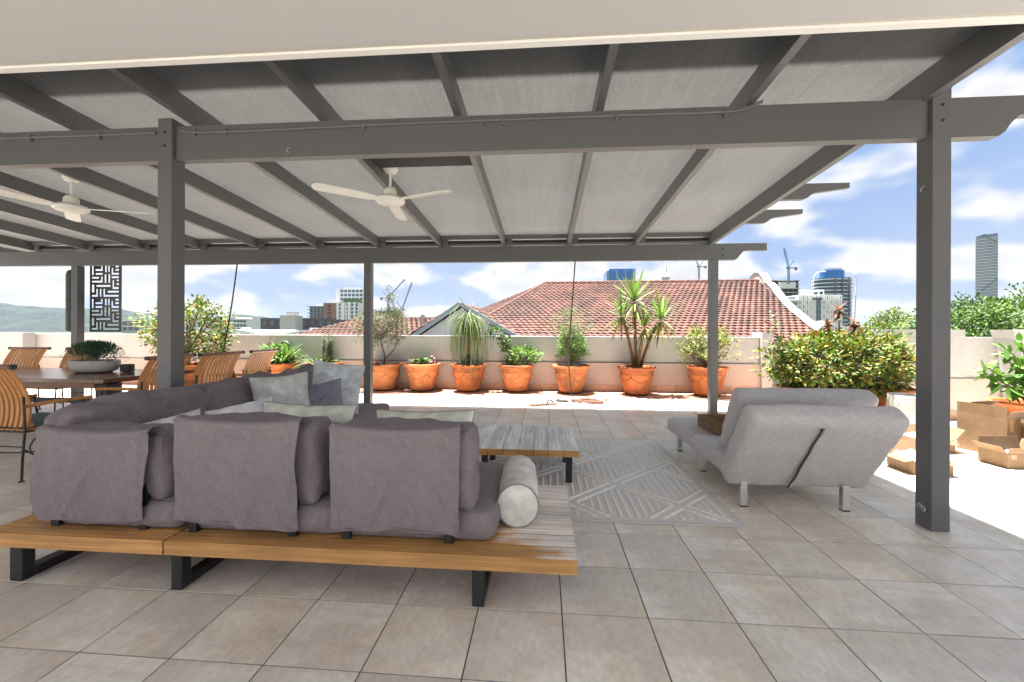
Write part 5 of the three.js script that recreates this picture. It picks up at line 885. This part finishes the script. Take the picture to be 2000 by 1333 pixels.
{ // skyline right
  const b = tower('bright blue glass tower behind the tiled roof', 106, 153, 700, 40, 104, { body: M.glassBlue, cols: 8, floor: 4.4, gap: 0.05, from: 60, glass: M.glassBlue }); blk(b, 'crown_frame', 110, 153.5, 104, 107.5, 702, 706, M.glassBlue); blk(b, 'roof_plant', 112, 140, 104, 106.3, 707, 730, M.concrete); for (let k = 0; k < 4; k++) blk(b, 'mullion', 107.5 + k * 14.5, 108.3 + k * 14.5, 40, 104.5, 699.2, 700, M.concrete);
  const s = thing('spire_tower', 'slim tower with needle spire above the tiled roof', 'tower', [260.3, 0, 900]); part(s, 'shaft', lathe([[0, GY], [9, GY], [9, 90], [8, 100], [6, 108], [7.5, 114], [8.5, 118], [8.5, 120], [5, 122], [3.6, 128], [0, 128]], 20), M.concrete); part(s, 'needle', lathe([[3.0, 128], [2.2, 135], [1.2, 146], [0.1, 158]], 10), M.concreteWhite);
  const c = tower('tower under construction behind the white curved gable', 178.5, 206.5, 350, 24, 44, { body: M.concreteDark, slab: M.concrete, over: 0.9, cols: 7, floor: 3.3, gap: 0.12, from: 8, glass: M.gap }); blk(c, 'hoist_screen', 190.5, 203, 37, 42, 347.6, 349, M.concreteWhite);
  const w = tower('white slotted apartment block behind the big bush', 153, 178.5, 260, 22, 24.0, { body: M.concreteWhite, cols: 11, floor: 2.9, gap: 0.36, from: 0, side: -1, skip: (c, k) => (c * 7 + k * 5) % 3 === 0 });
  for (let k = 0; k < 7; k++) blk(w, 'balcony_slab', 147.4, 153.2, 1.5 + k * 3.1, 2.4 + k * 3.1, 259.2, 270, M.concreteWhite); blk(w, 'balcony_wall', 149, 152.9, GY, 21.5, 261, 270, M.concrete); blk(w, 'dark_slot', 163.6, 166.0, 2, 21.0, 259.3, 259.85, M.glass); blk(w, 'dark_slot', 161, 166.8, 21.1, 22.3, 259.3, 259.85, M.concreteDark); for (let k = 0; k < 24; k++) blk(w, 'white_fin', 153.4 + k * 1.06, 153.7 + k * 1.06, 2, 23.8, 259.5, 259.98, M.white);
  for (const [x0, x1] of [[160, 163], [166, 169.5]]) blk(w, 'roof_pergola', x0, x1, 26.6, 27.4, 262, 268, M.white); for (const x of [160.2, 162.6, 166.2, 169]) blk(w, 'roof_post', x, x + 0.4, 24, 26.6, 262, 262.4, M.white);
  // rounded tower with looping white frame
  const r = thing('curved_tower', 'rounded blue glass tower with looping white crown frame', 'building', [260, 0, 392]); const rw = 16;
  const oval = (sc, y, h, m, name) => { const g = new THREE.CylinderGeometry(rw * sc, rw * sc, h, 40); g.scale(1, 1, 0.72); g.translate(0, y + h / 2, 0); return part(r, name, g, m); };
  oval(0.95, GY, 66, mat(0.05, 0.10, 0.16, 0.15), 'glass_shaft'); for (let k = 0; k < 15; k++) oval(1.0, 2 + k * 3.3, 0.85, M.concreteWhite, 'floor_slab'); oval(0.62, 50.1, 7.0, M.glassBlue, 'crown_glass'); oval(0.5, 57.2, 1.6, M.concrete, 'roof_plant');
  for (const s of [-1, 1]) part(r, 'white_loop', new THREE.TubeGeometry(new THREE.CatmullRomCurve3([W3(s * 16.4, 8, 4), W3(s * 17.6, 30, 4), W3(s * 18.0, 48, 4), W3(s * 17.2, 53, 4), W3(s * 13.5, 55.6, 4), W3(s * 8, 56, 4)]), 40, 0.42, 6), M.white); for (const x of [-5.2, 0.5, 6]) blk(r, 'dark_fin', x, x + 1.1, 2, 50, 11.4, 11.9, M.concreteDark).position.z = 11.7;
  // tall banded tower
  const t = thing('skyscraper', 'very tall banded glass skyscraper above the trees at the right', 'building', [898, 0, 905], -0.78);
  blk(t, 'glass_shaft', -14.5, 14.5, GY, 197, -10, 10, mat(0.10, 0.15, 0.19, 0.2)); for (let k = 0; k < 44; k++) blk(t, 'floor_band', -15.0, 15.0, 68 + k * 2.92, 69.2 + k * 2.92, -10.6, 10.6, k % 2 ? M.concrete : M.concreteWhite);
  part(t, 'roof_wedge', (() => { const g = extrude([[-14.5, 197], [14.5, 197], [14.5, 201], [3, 200.5], [-3, 202], [-14.5, 198]], 20); g.translate(0, 0, -10); return g; })(), mat(0.10, 0.15, 0.19, 0.2));
  part(t, 'diagonal_band', merge([beamBox(W3(-2, 198, 10.9), W3(14.5, 182, 10.9), 1.5), beamBox(W3(-6, 88, 10.9), W3(14.5, 112, 10.9), 1.5)]), M.concreteDark); blk(t, 'podium', -15.2, 16, GY, 66, -12, 12, mat(0.16, 0.24, 0.26, 0.2)); blk(t, 'podium_tower', 8, 16.2, 66.2, 72, -12.4, 0, M.glass);
  const l = tower('low white banded building left of the skyscraper', 455, 492, 500, 20, 36, { body: M.concreteWhite, slab: M.white, over: 1, cols: 8, floor: 4, gap: 0.05, from: 20, name: 'office_block' }); blk(l, 'roof_plant', 462, 485, 36, 38.5, 503, 515, M.concreteDark);
}
function crane(label, x, d, yb, yj, tip, back, m, s = 1) {
  const c = thing('tower_crane', label, 'crane', [x, 0, d], 0, 'tower cranes on the skyline'); const w = 1.1 * s;
  const lat = (a, b, w) => { const out = [], n = Math.max(4, Math.round(a.distanceTo(b) / (w * 2))), dir = b.clone().sub(a).normalize(), s1 = W3(0, 0, 1), s2 = dir.clone().cross(s1).normalize(); const cn = [[-1, -1], [1, -1], [1, 1], [-1, 1]].map(([i, j]) => s1.clone().multiplyScalar(i * w / 2).add(s2.clone().multiplyScalar(j * w / 2))); for (const o of cn) out.push(bar(a.clone().add(o), b.clone().add(o), w * 0.16, w * 0.16, 4)); for (let k = 0; k < n; k++) { const p = a.clone().lerp(b, k / n), q = a.clone().lerp(b, (k + 1) / n); for (let e = 0; e < 4; e++) out.push(bar(p.clone().add(cn[e]), q.clone().add(cn[(e + 1) % 4]), w * 0.09, w * 0.09, 4)); } return merge(out); };
  part(c, 'mast', lat(W3(0, yb, 0), W3(0, yj, 0), w * 1.3), m); part(c, 'jib', lat(W3(0, yj + w, 0), W3(tip[0], tip[1], 0), w), m);
  const k = part(c, 'counter_jib', lat(W3(0, yj, 0), W3(back[0], yj + back[1], 0), w), m); part(k, 'counterweight', B(w * 1.6, w * 2.4, w * 2, back[0], yj + back[1] - w, 0), M.concreteDark);
  part(c, 'apex_frame', lat(W3(0, yj, 0), W3(back[0] * 0.75, yj + 8 * s, 0), w * 0.6), m); part(c, 'cab', B(w * 1.6, w * 2, w * 1.8, w * 1.2 * Math.sign(tip[0]), yj + w * 0.3, 0), m); part(c, 'pendant', merge([bar(W3(back[0] * 0.75, yj + 8 * s, 0), W3(tip[0] * 0.9, yj + (tip[1] - yj) * 0.9, 0), 0.09 * s), bar(W3(tip[0], tip[1], 0), W3(tip[0] + 0.1, tip[1] - 14 * s, 0), 0.09 * s)]), m);
}
crane('grey luffing crane just right of the olive tree, left of a leaning pair', -174, 448, 10, 38, [19, 59], [-8, 0.5], M.craneGrey);
crane('grey luffing crane right of its leaning pair above the small red roof', -151.5, 430, -10, 24, [10.5, 53.5], [-7, 0.5], M.craneGrey);
crane('grey crane on the skyline just left of the right back post', 219.5, 600, 60, 94, [-12, 117], [9, 0.5], M.craneGrey, 1.2);
crane('blue mast crane standing on the tower under construction', 196, 345, 40, 53, [-3.6, 69], [5.5, 0.3], M.craneBlue, 0.8);

// ------------------------------------------------------------------ trees beyond the right wall
function tree(label, x, d, base, r, y, cols, n, per, len) {
  const o = thing('broadleaf_tree', label, 'tree', [x, GY, d], 0, 'trees beyond the right wall'); const yc = y - GY;
  const c = crown(W3(0, yc, 0), r, n, per, len, len * 0.55, cols, len * 2.0, 0.62, 0.3), c2 = crown(W3(0, yc - r[1] * 0.2, 0), r.map(v => v * 0.6), Math.round(n / 3), per, len * 1.2, len * 0.7, DEEP.concat(GREEN), len * 2.4, 0.2);
  part(o, 'trunk', merge([taper([W3(0, 0, 0), W3(0.2, yc * 0.4, 0), W3(0, yc - r[1] * 0.5, 0)], 0.5, 0.28), branches(W3(0, yc - r[1] * 0.7, 0), c.cs.filter((_, i) => i % 9 === 0), 0.12, 0.05, 0.4)]), M.bark); part(o, 'crown', merge([c.geo, c2.geo]), M.leaf);
}
const TREE = [[0.08, 0.18, 0.014], [0.12, 0.25, 0.018], [0.045, 0.12, 0.012], [0.18, 0.30, 0.02]];
tree('dense bright green tree behind the wall at the far right edge', 34.5, 32, 0, [4.6, 3.2, 4], 0.6, TREE, 300, 36, 0.26);
tree('rounded green tree just right of the near right post', 29.2, 31, 0, [3.4, 2.9, 3.2], 0.35, TREE, 220, 36, 0.25);
tree('dark green tree deep behind the gap in the right wall', 41, 40, 0, [5, 4, 4], 0.6, TREE, 170, 34, 0.32);
tree('thin olive green tree rising above the white gable roof', 55.8, 70, 0, [3.0, 2.0, 2.5], 2.6, LIME.concat(TREE), 70, 26, 0.40);
tree('spreading olive green tree left of the striped blue sign', 51.0, 66, 0, [3.8, 1.7, 3], 0.9, LIME.concat(TREE), 90, 26, 0.40);
tree('low yellow green tree between blue sign and near right post', 61.0, 72, 0, [3.2, 2.6, 3], 1.3, LIME.concat(TREE), 90, 26, 0.40);
{
  const s = thing('roadside_sign', 'blue sign with white diagonal stripes among the trees', 'sign', [58.4, 0, 68]);
  blk(s, 'sign_panel', -1.6, 0.1, 1.5, 3.4, -0.1, 0.1, M.signBlue); blk(s, 'sign_panel', 0.4, 1.6, 1.5, 3.1, -0.1, 0.1, M.signBlue); blk(s, 'red_panel', 1.7, 2.6, 1.6, 3.0, -0.1, 0.1, M.signRed);
  for (const [x, y] of [[-1.1, 2.9], [-1.1, 2.3], [-1.1, 1.8], [1.0, 2.8], [1.0, 2.2], [1.0, 1.75]]) { const g = new THREE.BoxGeometry(0.8, 0.15, 0.04); g.rotateZ(-0.5); g.translate(x, y, 0.13); part(s, 'white_stripe', g, M.white); } blk(s, 'pole', -0.05, 0.1, GY, 1.5, -0.1, 0.1, M.concrete);
}
renderer.render(scene, camera);
